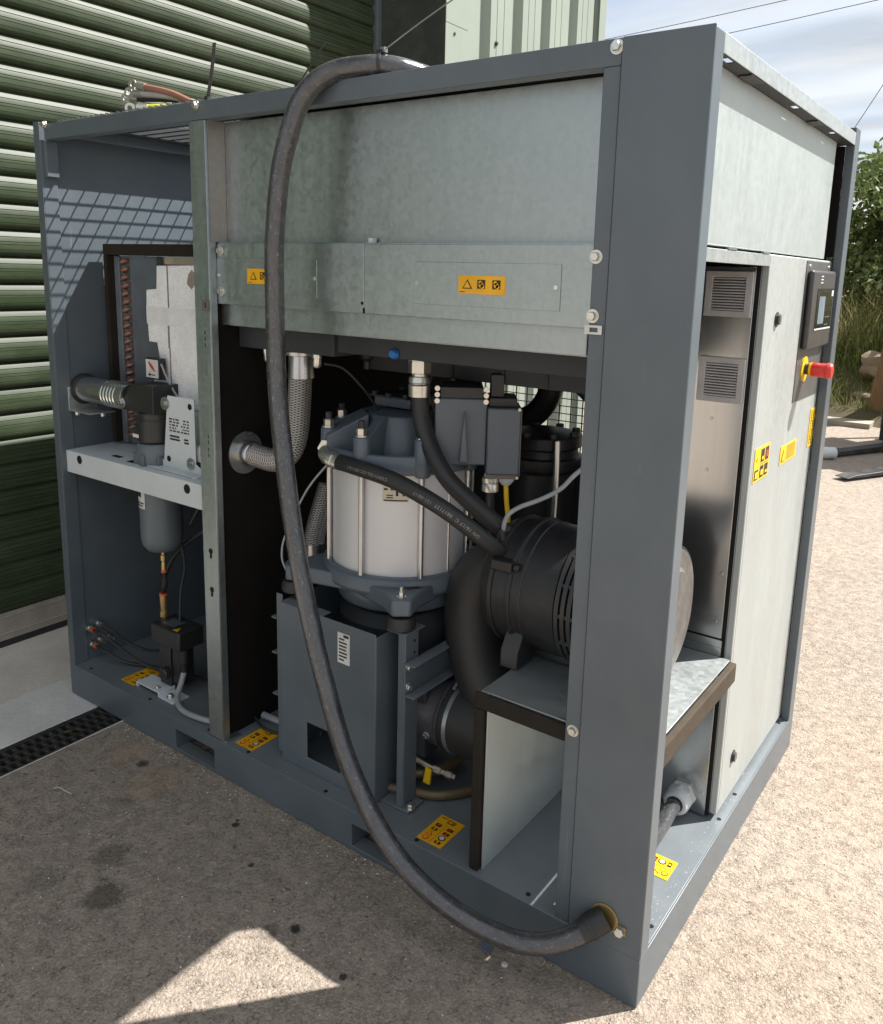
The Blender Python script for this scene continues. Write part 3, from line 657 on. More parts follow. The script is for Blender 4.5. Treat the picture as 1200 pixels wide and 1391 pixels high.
# heat exchanger block: foam seal, side plates, copper bends
g = MB(); g.box(-1.955, -1.30, .165, .215, 1.436, 1.470); g.box(-1.955, -1.938, .165, .215, .84, 1.436); hx = part(g, 'foam_seal', FOAMD, .003)
g = MB(); g.box(-1.936, -1.905, .205, .75, .84, 1.434); g.box(-1.936, -1.78, .20, .205, .84, 1.434); g.box(-1.936, -1.910, .190, .1995, .84, 1.434); g.box(-1.905, -1.30, .24, .75, .84, 1.43); hb = part(g, 'heat_exchanger', plastic('exchanger_steel', (.20, .225, .25), .4, metal=.4), .001)
g = MB(); g.box(-1.905, -1.30, .205, .24, 1.412, 1.434); part(g, 'top_strip', CREAM, parent=hb)
for k in range(23):
    z = 1.418 - k * .0248; a = -1.893 + (.004 if k % 2 else 0)
    g = MB(); g.tube([(a, .204, z - .007), (a + .002, .188, z - .006), (a + .012, .181, z - .002), (a + .023, .188, z + .002), (a + .025, .204, z + .003)], .0058, 8, 4)
    part(g, 'copper_bend', COPPER, parent=hb)
g = MB(); g.box(-1.835, -1.70, .178, .200, .86, 1.432); part(g, 'side_plate', plastic('plate_blue_grey', (.13, .15, .17), .4, metal=.3), parent=hb)
# polystyrene block
out_ = [(-1.661, 1.408), (-1.667, 1.341), (-1.716, 1.337), (-1.719, 1.289), (-1.716, 1.238), (-1.713, 1.183), (-1.674, 1.183), (-1.662, 1.127), (-1.697, 1.068), (-1.701, 1.015), (-1.693, .85), (-1.40, .85), (-1.40, 1.413)]
g = MB(); g.prism([(x, .150, z) for x, z in out_], (0, .060, 0)); ep = part(g, 'polystyrene_block', EPS, .003)
g = MB(); g.box(-1.611, -1.607, .1482, .1497, 1.288, 1.408); g.box(-1.616, -1.610, .1482, .1497, 1.17, 1.236); g.box(-1.612, -1.6085, .1482, .1497, 1.03, 1.17); part(g, 'tape_seam', plastic('brown_stain', (.22, .19, .17), .9), parent=ep)
g = MB(); g.prism([(-1.52, .1482, 1.36), (-1.50, .1482, 1.345), (-1.485, .1482, 1.36), (-1.478, .1482, 1.385), (-1.497, .1482, 1.398), (-1.512, .1482, 1.385)], (0, .0015, 0)); part(g, 'glue_mark', plastic('glue_brown', (.26, .22, .19), .6), parent=ep)
g = MB(); g.box(-1.7165, -1.40, .1485, .1498, 1.237, 1.2885); part(g, 'tape_band', plastic('grey_tape', (.70, .71, .71), .7, .2, 150), parent=ep)
for (x0, x1, za, zb) in ((-1.672, -1.615, .983, 1.024), (-1.658, -1.612, .926, .977), (-1.440, -1.405, .862, .91)):
    g = MB(); g.box(x0, x1, .095, .148, za, zb); part(g, 'foam_tab', plastic('foam_white', (.82, .83, .83), .8), .006, parent=ep)
# name plate bracket on the shelf
pl = [(-1.536, 1.046), (-1.417, 1.047), (-1.418, .862), (-1.374, .842), (-1.374, .834), (-1.603, .834), (-1.603, .840), (-1.563, .857)]
g = MB(); g.prism([(x, .080, z) for x, z in reversed(pl)], (0, .003, 0)); g.box(-1.603, -1.374, .050, .080, .832, .836); br = part(g, 'plate_bracket', PAINT_LT, .001)
for (x, z, r) in ((-1.546, 1.022, .019), (-1.437, .861, .017)):
    g = MB(); g.lathe((x, .0795, z), (0, -1, 0), [(r, 0), (r, .003), (.008, .003), (.007, .010)], 20); part(g, 'washer', STEEL, parent=br)
for (x, z) in ((-1.435, 1.024), (-1.539, .861)):
    g = MB(); g.lathe((x, .0798, z), (0, -1, 0), [(.009, 0), (.009, .0006)], 14); part(g, 'plate_hole', HOLE, parent=br)
g = MB()
for k in range(5):
    x = -1.530
    while x < -1.445:
        ww = random.uniform(.004, .015); g.box(x, min(x + ww, -1.442), .0790, .0798, .978 - k * .0085, .982 - k * .0085) if not (-1.497 < x < -1.480 and k < 4) else None; x += ww + random.uniform(.003, .007)
for (a, b, z) in ((-1.530, -1.487, .928), (-1.530, -1.485, .919), (-1.465, -1.447, .924), (-1.465, -1.445, .915)): g.box(a, b, .0790, .0798, z, z + .005)
part(g, 'printed_text', INK, parent=br)
# outlet pipe, filter, indicator
g = MB(); g.lathe((-1.979, .090, 1.020), (1, 0, 0), [(.040, 0), (.040, .25), (.038, .255)], 28)
for k in range(5): g.lathe((-1.83 + k * .016, .090, 1.020), (1, 0, 0), [(.040, 0), (.0418, .004), (.040, .008)], 28, caps=False)
op = part(g, 'outlet_pipe', GALV_S)
g = MB(); g.lathe((-1.980, .090, 1.020), (1, 0, 0), [(.048, 0), (.048, .010)], 28); part(g, 'pipe_grommet', RUB, parent=op)
g = MB(); g.box(-1.979, -1.976, .035, .13, .955, 1.03); g.box(-1.976, -1.86, .035, .12, .955, .958)
g.bolt((-1.955, .05, .955), (0, 0, -1), .008, .012); g.bolt((-1.88, .09, .955), (0, 0, -1), .008, .012); part(g, 'pipe_bracket', GALV, .001, parent=op)
FX, FY = -1.622, .108
g = MB(); g.prism([(-1.735, FY - .045, .985), (-1.735, FY - .045, 1.005), (-1.685, FY - .045, 1.066), (-1.58, FY - .045, 1.068), (-1.58, FY - .045, .985)], (0, .09, 0))
g.lathe((FX - .012, FY, .985), (0, 0, -1), [(.052, 0), (.052, .02), (.055, .022), (.055, .085), (.050, .09)], 28); fl = part(g, 'line_filter_head', BLK, .004)
g = MB(); g.bolt((-1.728, FY - .046, 1.005), (0, -1, 0), .010, .010); g.lathe((-1.728, FY - .046, 1.005), (0, -1, 0), [(.016, 0), (.016, .003)], 18); part(g, 'filter_bolt', STEEL, parent=fl)
g = MB(); g.box(-1.668, -1.640, FY - .0575, FY - .0555, .912, .922); part(g, 'filter_tag', WHT, parent=fl)
g = MB(); g.lathe((FX - .006, FY, .895), (0, 0, -1), [(.056, 0), (.062, .008), (.064, .03), (.061, .09), (.062, .16), (.062, .295), (.058, .315), (.045, .332), (.02, .340), (.010, .342)], 32)
for k in range(8):
    a = k * math.pi / 4 + .2; g.box(FX - .006 + .060 * math.cos(a) - .009, FX - .006 + .060 * math.cos(a) + .009, FY + .060 * math.sin(a) - .009, FY + .060 * math.sin(a) + .009, .81, .865)
bw = part(g, 'filter_bowl', BOWL, .002)
g = MB(); n = 9
def patch(cx, cy, r, a0, a1, z0, z1, m=0, n=9, g=None):
    g = g or MB(); vs = []
    for k in range(n):
        a = a0 + (a1 - a0) * k / (n - 1)
        for z in (z0, z1): vs.append((cx + r * math.cos(a), cy + r * math.sin(a), z))
    return g.add(vs, [(2 * k, 2 * k + 2, 2 * k + 3, 2 * k + 1) for k in range(n - 1)], m)
patch(FX - .006, FY, .0632, rad(-118), rad(-80), .70, .76, 0, g=g); patch(FX - .006, FY, .0636, rad(-116), rad(-95), .735, .75, 1, g=g); patch(FX - .006, FY, .0636, rad(-116), rad(-84), .715, .719, 1, g=g); patch(FX - .006, FY, .0636, rad(-116), rad(-88), .707, .711, 1, g=g)
part(g, 'filter_label', [WHT, INK], parent=bw)
g = MB(); g.lathe((FX - .006, FY, .553), (0, 0, -1), [(.006, 0), (.006, .01), (.009, .012), (.009, .03), (.006, .032), (.008, .045), (.008, .06)], 12, 0); g.lathe((FX - .006, FY, .493), (0, 0, -1), [(.009, 0), (.009, .008)], 12, 1); part(g, 'drain_fitting', [BRASS, ORNG], parent=bw)
g = MB(); g.box(-1.688, -1.622, .118, .140, 1.078, 1.140, 0); g.box(-1.684, -1.626, .116, .118, 1.082, 1.136, 1)
g.prism([(-1.672, .1152, 1.128), (-1.667, .1152, 1.130), (-1.650, .1152, 1.118), (-1.637, .1152, 1.100), (-1.646, .1152, 1.103), (-1.655, .1152, 1.108), (-1.665, .1152, 1.117)], (0, .0008, 0), 2)
g.box(-1.670, -1.640, .1152, .1159, 1.0895, 1.0925, 3); g.prism([(-1.674, .1152, 1.091), (-1.664, .1152, 1.085), (-1.664, .1152, 1.097)], (0, .0007, 0), 3)
part(g, 'pressure_indicator', [BLK, WHT, REDI, INK], .001)
g = MB(); g.tube([(-1.622, .125, 1.125), (-1.60, .13, 1.08), (-1.55, .13, 1.03), (-1.48, .13, 1.005), (-1.36, .12, 1.0), (-1.285, .10, .985)], .003, 8); part(g, 'grey_wire', GREYC)
# electronic drain
g = MB(); g.box(-1.662, -1.520, .075, .165, .262, .322); g.box(-1.640, -1.585, .085, .150, .125, .262); g.box(-1.580, -1.545, .09, .145, .14, .262)
g.lathe((-1.60, .085, .17), (0, -1, 0), [(.02, 0), (.02, .02)], 14); dv = part(g, 'drain_valve', BLK, .004)
g = MB(); g.box(-1.630, -1.575, .095, .140, .3222, .3232); part(g, 'valve_screen', plastic('screen_grey', (.10, .11, .12), .3), parent=dv)
g = MB(); g.prism([(-1.562, .083, .3224), (-1.538, .083, .3224), (-1.550, .105, .3224)], (0, 0, .0008)); part(g, 'hazard_mark', YELB, parent=dv)
g = MB(); g.box(-1.70, -1.585, .040, .10, .122, .126); g.box(-1.590, -1.585, .040, .10, HB, .122); g.box(-1.585, -1.515, .040, .10, HB, HB + .004); g.box(-1.70, -1.695, .04, .1, HB, .122); vb = part(g, 'valve_bracket', PAINT_LT, .0012)
g = MB(); g.bolt((-1.555, .062, HB + .004), (0, 0, 1), .009, .009); part(g, 'bracket_bolt', ZINC, parent=vb); g = MB(); g.bolt((-1.61, .055, .126), (0, 0, 1), .006, .006); part(g, 'bracket_bolt', ZINC, parent=vb)
g = MB(); g.lathe((-1.668, .13, .322), (0, 0, 1), [(.013, 0), (.013, .02), (.010, .022), (.012, .05), (.012, .07)], 12, 0); g.lathe((-1.668, .13, .392), (0, 0, 1), [(.013, 0), (.013, .008)], 12, 1); part(g, 'brass_coupling', [BRASS, ORNG])
# push-in fittings and black air tubes
for k, (y, z) in enumerate(((.053, .222), (.085, .228), (.060, .163), (.088, .170), (.118, .168))):
    g = MB(); g.lathe((-1.979, y, z), (1, 0, 0), [(.010, 0), (.010, .012), (.0085, .013), (.0085, .026)], 10, 0)
    g.lathe((-1.953, y, z), (1, 0, 0), [(.0095, 0), (.0095, .006)], 12, 1 if k in (0, 2) else 0); part(g, 'push_fitting', [ZINC, ORNG])
for pts, r in (([(-1.947, .053, .222), (-1.90, .06, .215), (-1.85, .09, .17), (-1.79, .12, .128), (-1.70, .15, .118), (-1.55, .19, .118), (-1.35, .2, .118)], .005),
               ([(-1.947, .06, .163), (-1.90, .07, .15), (-1.84, .10, .122), (-1.76, .14, .117), (-1.60, .17, .115)], .005),
               ([(-1.947, .085, .228), (-1.91, .10, .21), (-1.87, .13, .17), (-1.80, .15, .16), (-1.72, .145, .19), (-1.675, .13, .28)], .005),
               ([(-1.628, .108, .488), (-1.632, .115, .44), (-1.655, .125, .42), (-1.668, .13, .398)], .0062),
               ([(-1.668, .13, .398), (-1.666, .14, .46), (-1.63, .155, .53), (-1.55, .17, .60), (-1.45, .18, .655), (-1.30, .19, .71)], .0068),
               ([(-1.60, .15, .60), (-1.595, .16, .50), (-1.605, .15, .42), (-1.59, .13, .322)], .0042),
               ([(-1.50, .19, .78), (-1.535, .18, .70), (-1.56, .16, .64)], .006)):
    g = MB(); g.tube(pts, r, 8, 8); part(g, 'air_tube', RUB)
g = MB(); g.lathe((-1.535, .10, .262), (0, 0, -1), [(.016, 0), (.016, .045), (.011, .05), (.010, .075)], 14, 0); g.tube([(-1.535, .10, .19), (-1.533, .085, .155), (-1.52, .06, .125), (-1.46, .03, .119), (-1.38, .03, .119), (-1.28, .06, .117)], .0085, 10, 6, 1); part(g, 'valve_cable', [BLK, GREYC])

# ---- motor and its stand
AX, AY = -.853, .305
g = MB()
g.plate(1, [-1.052, -.956, -.836, -.722], [HB, .148, .250, .560], {(1, 1)}, .050, .053); g.box(-.725, -.722, .053, .135, HB, .552); g.box(-1.052, -1.049, .053, .40, HB, .560)
g.box(-1.075, -1.0525, .060, .063, .12, .575); g.box(-1.049, -.9, .053, .085, .557, .560)
st = part(g, 'motor_stand', PAINT, .003)
for z in (.28, .40, .50):
    g = MB(); g.box(-1.095, -1.076, .060, .085, z, z + .004); part(g, 'stand_rib', PAINT, parent=st)
g = MB(); g.box(-.676, -.657, .078, .082, HB + .006, .568); g.box(-.657, -.653, .078, .128, HB + .006, .568); g.box(-.720, -.632, .072, .135, HB, HB + .006); g.box(-.71, -.650, .075, .15, .568, .572)
col_ = part(g, 'support_column', PAINT, .0015)
g = MB(); g.bolt((-.640, .090, HB + .006), (0, 0, 1), .009, .011); part(g, 'foot_bolt', ZINC, parent=col_)
for z in (.515, .545):
    g = MB(); g.lathe((-.6528, .112, z), (1, 0, 0), [(.004, 0), (.004, .0006)], 10); part(g, 'column_hole', HOLE, parent=col_)
g = MB(); g.box(-.6527, -.6487, .072, .55, .418, .500); g.box(-.6487, -.621, .072, .55, .497, .501); g.box(-.6487, -.621, .072, .55, .416, .420); cb_ = part(g, 'cross_channel', PAINT, .0015)
for z in (.488, .438):
    g = MB(); g.bolt((-.6487, .084, z), (1, -.2, 0), .008, .009); part(g, 'channel_bolt', ZINC, parent=cb_)
g = MB(); g.box(-.845, -.805, .0490, .0498, .455, .535, 0)
for k in range(7): g.box(-.84, -.812 + random.uniform(-.012, 0), .0484, .0489, .463 + k * .009, .467 + k * .009, 1)
g.box(-.825, -.808, .0484, .0489, .525, .532, 1); part(g, 'stand_label', [WHT, INK], parent=st)
# dark lower element between the stand plates
g = MB(); g.lathe((AX, AY, .22), (0, 0, 1), [(.15, 0), (.165, .02), (.165, .30), (.14, .33)], 28); g.box(-.79, -.66, .17, .42, .2, .46); part(g, 'screw_element', DRK, .004)
# rubber mounts
rm0 = MB(); rm0.lathe((-.684, .098, .572), (0, 0, 1), [(.026, 0), (.036, .006), (.036, .024), (.030, .034)], 20); rm0 = part(rm0, 'rubber_mount', RUB)
cm = W[rm0.name]
for (x, y) in ((-1.050, .105), (-1.05, .53), (-.68, .53)): inst(rm0, (x, y, cm.z), cp)
# lower casting: ring with three feet
g = MB(); g.lathe((AX, AY, .0), (0, 0, 1), [(.14, .560), (.165, .566), (.168, .572), (.168, .606), (.165, .612), (.200, .622), (.207, .627), (.207, .664), (.202, .670), (.17, .670)], 40)
def foot(ax, ay):
    d = Vector((ax - AX, ay - AY, 0)).normalized(); n = Vector((-d.y, d.x, 0)); c = Vector((ax, ay, 0)); r = Vector((AX, AY, 0)) + d * .12
    poly = [r + n * .13, c + n * .045 - d * .03, c + n * .022 + d * .025, c - n * .022 + d * .025, c - n * .045 - d * .03, r - n * .13]
    g.prism([p + Vector((0, 0, .610)) for p in poly], (0, 0, .042))
for p in ((-.684, .098), (-1.050, .105), (-.68, .53)): foot(*p)
lc = part(g, 'lower_casting', CAST, .006, ang=50)
for (x, y) in ((-.684, .098), (-1.050, .105)):
    g = MB(); g.bolt((x, y, .652), (0, 0, 1), .008, .012); g.cyl((x, y, .655), (x, y, .676), .004, n=8); part(g, 'foot_nut', ZINC, parent=lc)
g = MB(); fx, fy = -.684, .098
for k, (a, b) in enumerate(((-.020, .030), (-.012, .038), (-.004, .046))):
    g.prism([(fx - .045 + k * .012, fy + .045, .6522), (fx - .041 + k * .012, fy + .045, .6522), (fx - .012 + k * .008, fy + .075, .6522), (fx - .016 + k * .008, fy + .075, .6522)], (0, 0, .0015))
part(g, 'cast_mark', INK, parent=lc)
# barrel
g = MB(); g.lathe((AX, AY, .668), (0, 0, 1), [(.185, 0), (.185, .27)], 64); bar = part(g, 'motor_barrel', BARREL)
g = MB(); patch(AX, AY, .1858, rad(-66), rad(-46), .862, .902, 0, g=g)
for (a, b, z, z2) in ((-65, -62, .891, .896), (-60, -57, .891, .896), (-56, -54, .877, .899), (-51, -49, .877, .899), (-65, -47, .864, .8675), (-63, -58, .877, .880), (-63, -58, .871, .874)): patch(AX, AY, .1862, rad(a), rad(b), z, z2, 1, g=g, n=4)
part(g, 'rating_label', [CREAM, INK], parent=bar)
rods = [rad(-82 + 45 * k) for k in range(8)]
g = MB(); a = rods[0]; g.cyl((AX + .194 * math.cos(a), AY + .194 * math.sin(a), .665), (AX + .194 * math.cos(a), AY + .194 * math.sin(a), .94), .0068, n=12); rod0 = part(g, 'tie_rod', STEEL, parent=bar); cz = W[rod0.name].z
for a in rods[1:]: inst(rod0, (AX + .194 * math.cos(a), AY + .194 * math.sin(a), cz), bar)
g = MB(); a = rad(-12); g.cyl((AX + .185 * math.cos(a), AY + .185 * math.sin(a), .67), (AX + .185 * math.cos(a), AY + .185 * math.sin(a), .937), .003, n=8); part(g, 'seam_strip', STEEL, parent=bar)
g = MB(); a = rad(-4); g.lathe((AX + .184 * math.cos(a), AY + .184 * math.sin(a), .80), (math.cos(a), math.sin(a), 0), [(.011, 0), (.011, .003), (.007, .003), (.007, .001)], 16); part(g, 'barrel_plug', STEEL, parent=bar)
# head casting: walled dish, hub and sloping arms
g = MB(); g.lathe((AX, AY, 0), (0, 0, 1), [(.17, .928), (.199, .930), (.203, .934), (.203, .972), (.199, .978), (.187, .978), (.181, .970), (.175, .948), (.115, .945), (.100, 1.035), (.090, 1.054), (.02, 1.056)], 56)
for k, a in enumerate(rods):
    c = Vector((AX + .194 * math.cos(a), AY + .194 * math.sin(a), 0)); g.lathe(c + Vector((0, 0, .925)), (0, 0, 1), [(.018, 0), (.022, .01), (.020, .092), (.018, .095)], 18)
    if k in (0, 2, 3, 6, 7):
        d = Vector((math.cos(a), math.sin(a), 0)); n = Vector((-d.y, d.x, 0)); o = Vector((AX, AY, 0)); wd = .012 if k in (0, 2) else .045
        pA = [o + d * .10 + n * wd + Vector((0, 0, .955)), o + d * .205 + n * wd + Vector((0, 0, .955)), o + d * .205 + n * wd + Vector((0, 0, 1.005)), o + d * .10 + n * wd + Vector((0, 0, 1.058))]
        g.prism(pA, n * (-2 * wd))
g.box(AX - .10, AX + .02, AY + .0, AY + .12, 1.06, 1.085)
hd = part(g, 'motor_head', CAST, .005, ang=50)
n0 = MB(); n0.lathe((0, 0, 0), (0, 0, 1), [(.017, 0), (.017, .003)], 16, 0); n0.lathe((0, 0, .003), (0, 0, 1), [(.0135, 0), (.0135, .016), (.011, .018)], 6, 0); n0.lathe((0, 0, .02), (0, 0, 1), [(.0085, 0), (.0085, .016), (.007, .018)], 10, 1)
for k, a in enumerate(rods):
    p = Vector((AX + .194 * math.cos(a), AY + .194 * math.sin(a), 1.020))
    if k == 0: nn = n0.build('stud_nut', [ZINC, DRK], hd, origin=(0, 0, 0)); nn.location = p - W[hd.name]
    else: inst(nn, p, hd)
hz = MB(); 
for (x, y) in ((-.955, .31), (-.90, .30), (-.85, .31), (-.955, .42), (-.88, .43)): hz.lathe((x, y, 1.085), (0, 0, 1), [(.008, 0), (.008, .012)], 8)
hz.box(-.97, -.84, .30, .44, 1.0855, 1.089); part(hz, 'head_cap', DRK, parent=hd)
# terminal housings to the right of the head, turned to face the front corner
TU = Vector((.81, .585, 0)).normalized(); TN = Vector((TU.y, -TU.x, 0)); TC = Vector((-.566, .285, 0))
def tbox(g, a0, a1, d0, d1, z0, z1, m=0):
    P = lambda a, d, z: TC + TU * a - TN * d + Vector((0, 0, z))
    v = [P(a, d, z) for a in (a0, a1) for d in (d0, d1) for z in (z0, z1)]
    return g.add(v, [(0, 1, 3, 2), (4, 6, 7, 5), (0, 4, 5, 1), (2, 3, 7, 6), (0, 2, 6, 4), (1, 5, 7, 3)], m)
def tp(a, d, z): return TC + TU * a - TN * d + Vector((0, 0, z))
g = MB(); tbox(g, -.137, -.0115, .012, .13, .955, 1.118); g.prism([tp(-.078, .012, .965), tp(-.066, .012, 1.09), tp(-.054, .012, .965)], TN * .022); jh = part(g, 'junction_housing', CAST, .004)
g = MB(); tbox(g, -.125, -.022, .010, .125, 1.118, 1.145); part(g, 'housing_lid', BLK, .002, parent=jh)
for a in (-.132, -.016):
    for z in (1.112, 1.127, 1.142):
        g = MB(); g.lathe(tp(a, .012, z), TN, [(.0065, 0), (.0065, .010)], 8); part(g, 'lid_bolt', ZINC, parent=jh)
g = MB(); tbox(g, -.011, .068, 0, .12, .935, 1.098); tb = part(g, 'terminal_box', CAST, .004)
g = MB(); tbox(g, -.009, .066, .006, .115, .924, .935); tbox(g, .0685, .0705, .002, .118, .933, 1.096); part(g, 'box_edge', plastic('box_gasket', (.16, .13, .11), .6), parent=tb)
for (a, z) in ((.064, 1.096), (.064, .930)):
    g = MB(); g.lathe(tp(a, 0, z), TN, [(.004, 0), (.004, .003)], 8); part(g, 'box_screw', STEEL, parent=tb)
g = MB(); tbox(g, -.008, .060, .02, .11, 1.098, 1.120); tbox(g, -.004, .028, .03, .09, 1.120, 1.175); part(g, 'connector_block', BLK, .002, parent=tb)
c1 = tp(.004, .05, 0); c2 = tp(.042, .05, 0)
g = MB(); g.lathe((c1.x, c1.y, .928), (0, 0, -1), [(.017, 0), (.017, .010), (.021, .011), (.021, .022), (.019, .024), (.021, .028), (.021, .045), (.015, .047)], 14, 0); g.tube([(c1.x, c1.y, .885), (c1.x, c1.y + .005, .82), (c1.x, c1.y + .02, .72)], .011, 10, 6, 1); part(g, 'cable_gland', [ZINC, RUB], parent=tb)
g = MB(); g.lathe((c2.x, c2.y, .928), (0, 0, -1), [(.020, 0), (.020, .018), (.012, .028)], 12, 0); g.tube([(c2.x, c2.y, .905), (c2.x + .004, c2.y, .86), (c2.x + .006, c2.y + .01, .80), (c2.x, c2.y + .03, .72)], .0062, 10, 6, 1); part(g, 'cable_gland', [GREYP, YELP], parent=tb)
# elbow fitting and oil hoses on the motor
g = MB(); g.lathe((-.962, .150, .968), (.35, -1, .05), [(.030, -.02), (.030, .006), (.024, .008), (.024, .03)], 6); g.tube([(-.95, .13, .966), (-.947, .112, .962), (-.93, .100, .956), (-.905, .097, .952)], .017, 12, 4); g.lathe((-.912, .097, .953), (1, 0, -.1), [(.021, 0), (.021, .012), (.018, .014), (.021, .018), (.021, .03)], 14); part(g, 'hose_elbow', ZINC)
ha = MB(); ha.tube([(-.885, .097, .950), (-.82, .085, .950), (-.695, .080, .938), (-.575, .085, .902), (-.510, .110, .860), (-.470, .17, .80), (-.46, .26, .74)], .0195, 16, 8); HA = part(ha, 'oil_hose', RUB)
def hose_text(mb, txt, size, start, turn, parent, mat):
    cu = bpy.data.curves.new('hose_print', 'FONT'); cu.body = txt; cu.size = size; cu.space_character = 1.15; o = bpy.data.objects.new('tmp', cu); COL.objects.link(o)
    bpy.context.view_layer.update(); dg = bpy.context.evaluated_depsgraph_get(); ev = o.evaluated_get(dg); me = ev.to_mesh()
    vs = [v.co.copy() for v in me.vertices]; fs = [tuple(p.vertices) for p in me.polygons]; ev.to_mesh_clear()
    bpy.data.objects.remove(o); g = MB(); P = mb.path; outv = []
    def at(s):
        i = 0
        while i < len(P) - 2 and P[i + 1][4] < s: i += 1
        a, b = P[i], P[i + 1]; t = (s - a[4]) / max(1e-6, b[4] - a[4]); return a[0].lerp(b[0], t), a[2].lerp(b[2], t).normalized(), a[3].lerp(b[3], t).normalized()
    for v in vs:   # the print runs back towards the fitting, upside down, along the front of the hose
        c, u, ww = at(start - v.x); d = Vector((.62, -.75, .20)); th = math.atan2(ww.dot(d), u.dot(d)) + turn + (v.y - size * .35) / .0195
        outv.append(c + (u * math.cos(th) + ww * math.sin(th)) * .0200)
    g.add(outv, fs); return part(g, 'hose_print', mat, parent=parent)
PRN = plastic('hose_print_grey', (.26, .26, .25), .6)
hose_text(ha, 'CONTI OIL-LSC-SN-16/1', .0105, .185, .25, HA, PRN)
hose_text(ha, 'DN 16/17 C  081712T  121-08/17', .0105, .43, .15, HA, PRN)
hb_ = MB(); hb_.tube([(-.722, .20, 1.150), (-.718, .20, 1.10), (-.708, .197, 1.06), (-.678, .190, 1.005), (-.618, .178, .940), (-.54, .19, .880), (-.48, .23, .82), (-.46, .30, .76)], .0215, 16, 8); part(hb_, 'oil_hose', RUB)
g = MB(); g.lathe((-.722, .20, 1.215), (0, 0, -1), [(.022, -.03), (.022, 0), (.029, .002), (.029, .010), (.026, .011)], 16); g.lathe((-.722, .20, 1.204), (0, 0, -1), [(.028, 0), (.028, .028), (.024, .030)], 6); g.lathe((-.722, .20, 1.174), (0, 0, -1), [(.018, 0), (.018, .006), (.024, .008), (.026, .020), (.023, .024), (.026, .028), (.025, .055)], 18); part(g, 'hose_coupling', ZINC)
g = MB(); g.lathe((-.722, .20, 1.275), (0, 0, -1), [(.027, 0), (.027, .025), (.024, .035)], 14); part(g, 'coupling_boot', BLK)
# braided hoses
g = MB(); g.tube([(-1.072, .152, 1.14), (-1.078, .152, 1.06), (-1.083, .148, .99), (-1.10, .138, .935), (-1.14, .126, .910), (-1.19, .118, .912), (-1.215, .116, .915)], .0305, 20, 8); bh = part(g, 'braided_hose', BRAID)
g = MB(); g.lathe((-1.070, .152, 1.195), (0, 0, -1), [(.044, -.008), (.044, 0), (.030, .004), (.032, .03), (.034, .06)], 24); part(g, 'hose_ferrule', STEEL, parent=bh); g = MB(); g.lathe((-1.247, .115, .917), (1, 0, 0), [(.036, 0), (.034, .03), (.031, .035)], 24); part(g, 'hose_ferrule', STEEL, parent=bh)
g = MB(); g.tube([(-1.145, .33, .80), (-1.155, .31, .73), (-1.17, .30, .66), (-1.175, .30, .62)], .030, 18, 8); bh2 = part(g, 'braided_hose', BRAID)
g = MB(); g.lathe((-1.175, .30, .63), (0, 0, -1), [(.033, 0), (.033, .045), (.038, .047), (.038, .07)], 20); part(g, 'hose_ferrule', STEEL, parent=bh2)
for (x, y, z) in ((-1.17, .13, 1.205), (-.99, .13, 1.205)):
    g = MB(); g.lathe((x, y, z), (0, 0, -1), [(.012, 0), (.012, .012), (.010, .013), (.010, .03), (.006, .036)], 10); part(g, 'tray_bolt', ZINC)
for pts, r, mt in (([(-.975, .14, 1.18), (-.93, .16, 1.17), (-.90, .20, 1.12), (-.89, .25, 1.06)], .003, RUB), ([(-.95, .14, .94), (-1.02, .12, .85), (-1.085, .105, .72), (-1.095, .10, .66), (-1.08, .10, .625)], .0028, GREYC), ([(-.78, .35, 1.20), (-.79, .33, 1.12), (-.77, .33, 1.06)], .003, RUB),
                   ([(-1.24, .15, .125), (-1.15, .17, .115), (-1.05, .20, .113)], .010, GREYC), ([(-1.24, .12, .13), (-1.18, .11, .118), (-1.07, .14, .113)], .004, RUB)):
    g = MB(); g.tube(pts, r, 8, 8); part(g, 'sensor_wire', mt)
# oil vessel behind, suction pipe, hoses
g = MB(); g.lathe((-.60, .60, .30), (0, 0, 1), [(.085, 0), (.09, .02), (.09, .59), (.105, .60), (.108, .605), (.108, .632), (.098, .634), (.095, .655), (.105, .66), (.105, .69), (.06, .70)], 32); ov = part(g, 'oil_vessel', BLKD, .002)
for k in range(8):
    a = k * math.pi / 4; g = MB(); g.lathe((-.60 + .092 * math.cos(a), .60 + .092 * math.sin(a), .99), (0, 0, 1), [(.011, 0), (.011, .012)], 6); part(g, 'vessel_bolt', DRK, parent=ov)
g = MB(); g.tube([(-.515, .52, .99), (-.512, .52, .88), (-.515, .52, .70)], .008, 10, 4); part(g, 'return_pipe', STEEL)
g = MB(); g.tube([(-.90, .75, .95), (-.79, .75, .975), (-.72, .75, 1.005), (-.675, .75, 1.06), (-.665, .75, 1.12), (-.69, .75, 1.20), (-.72, .75, 1.26)], .036, 18, 8)
part(g, 'air_pipe', BLKD)
for pts, r, mt in (([(-.60, .55, 1.22), (-.50, .60, 1.13), (-.40, .65, 1.03), (-.28, .66, 1.00)], .022, plastic('navy_hose', (.018, .028, .05), .4)), ([(-.44, .80, 1.20), (-.42, .78, 1.05), (-.36, .74, .96), (-.28, .68, .93)], .026, RUB),
                   ([(-.30, .60, .95), (-.42, .62, .80), (-.46, .62, .62)], .030, plastic('navy_hose_b', (.018, .03, .055), .4)), ([(-.22, .40, 1.20), (-.27, .45, 1.21), (-.34, .55, 1.17), (-.36, .6, 1.1)], .024, RUB)):
    g = MB(); g.tube(pts, r, 14, 8); part(g, 'coolant_hose', mt)
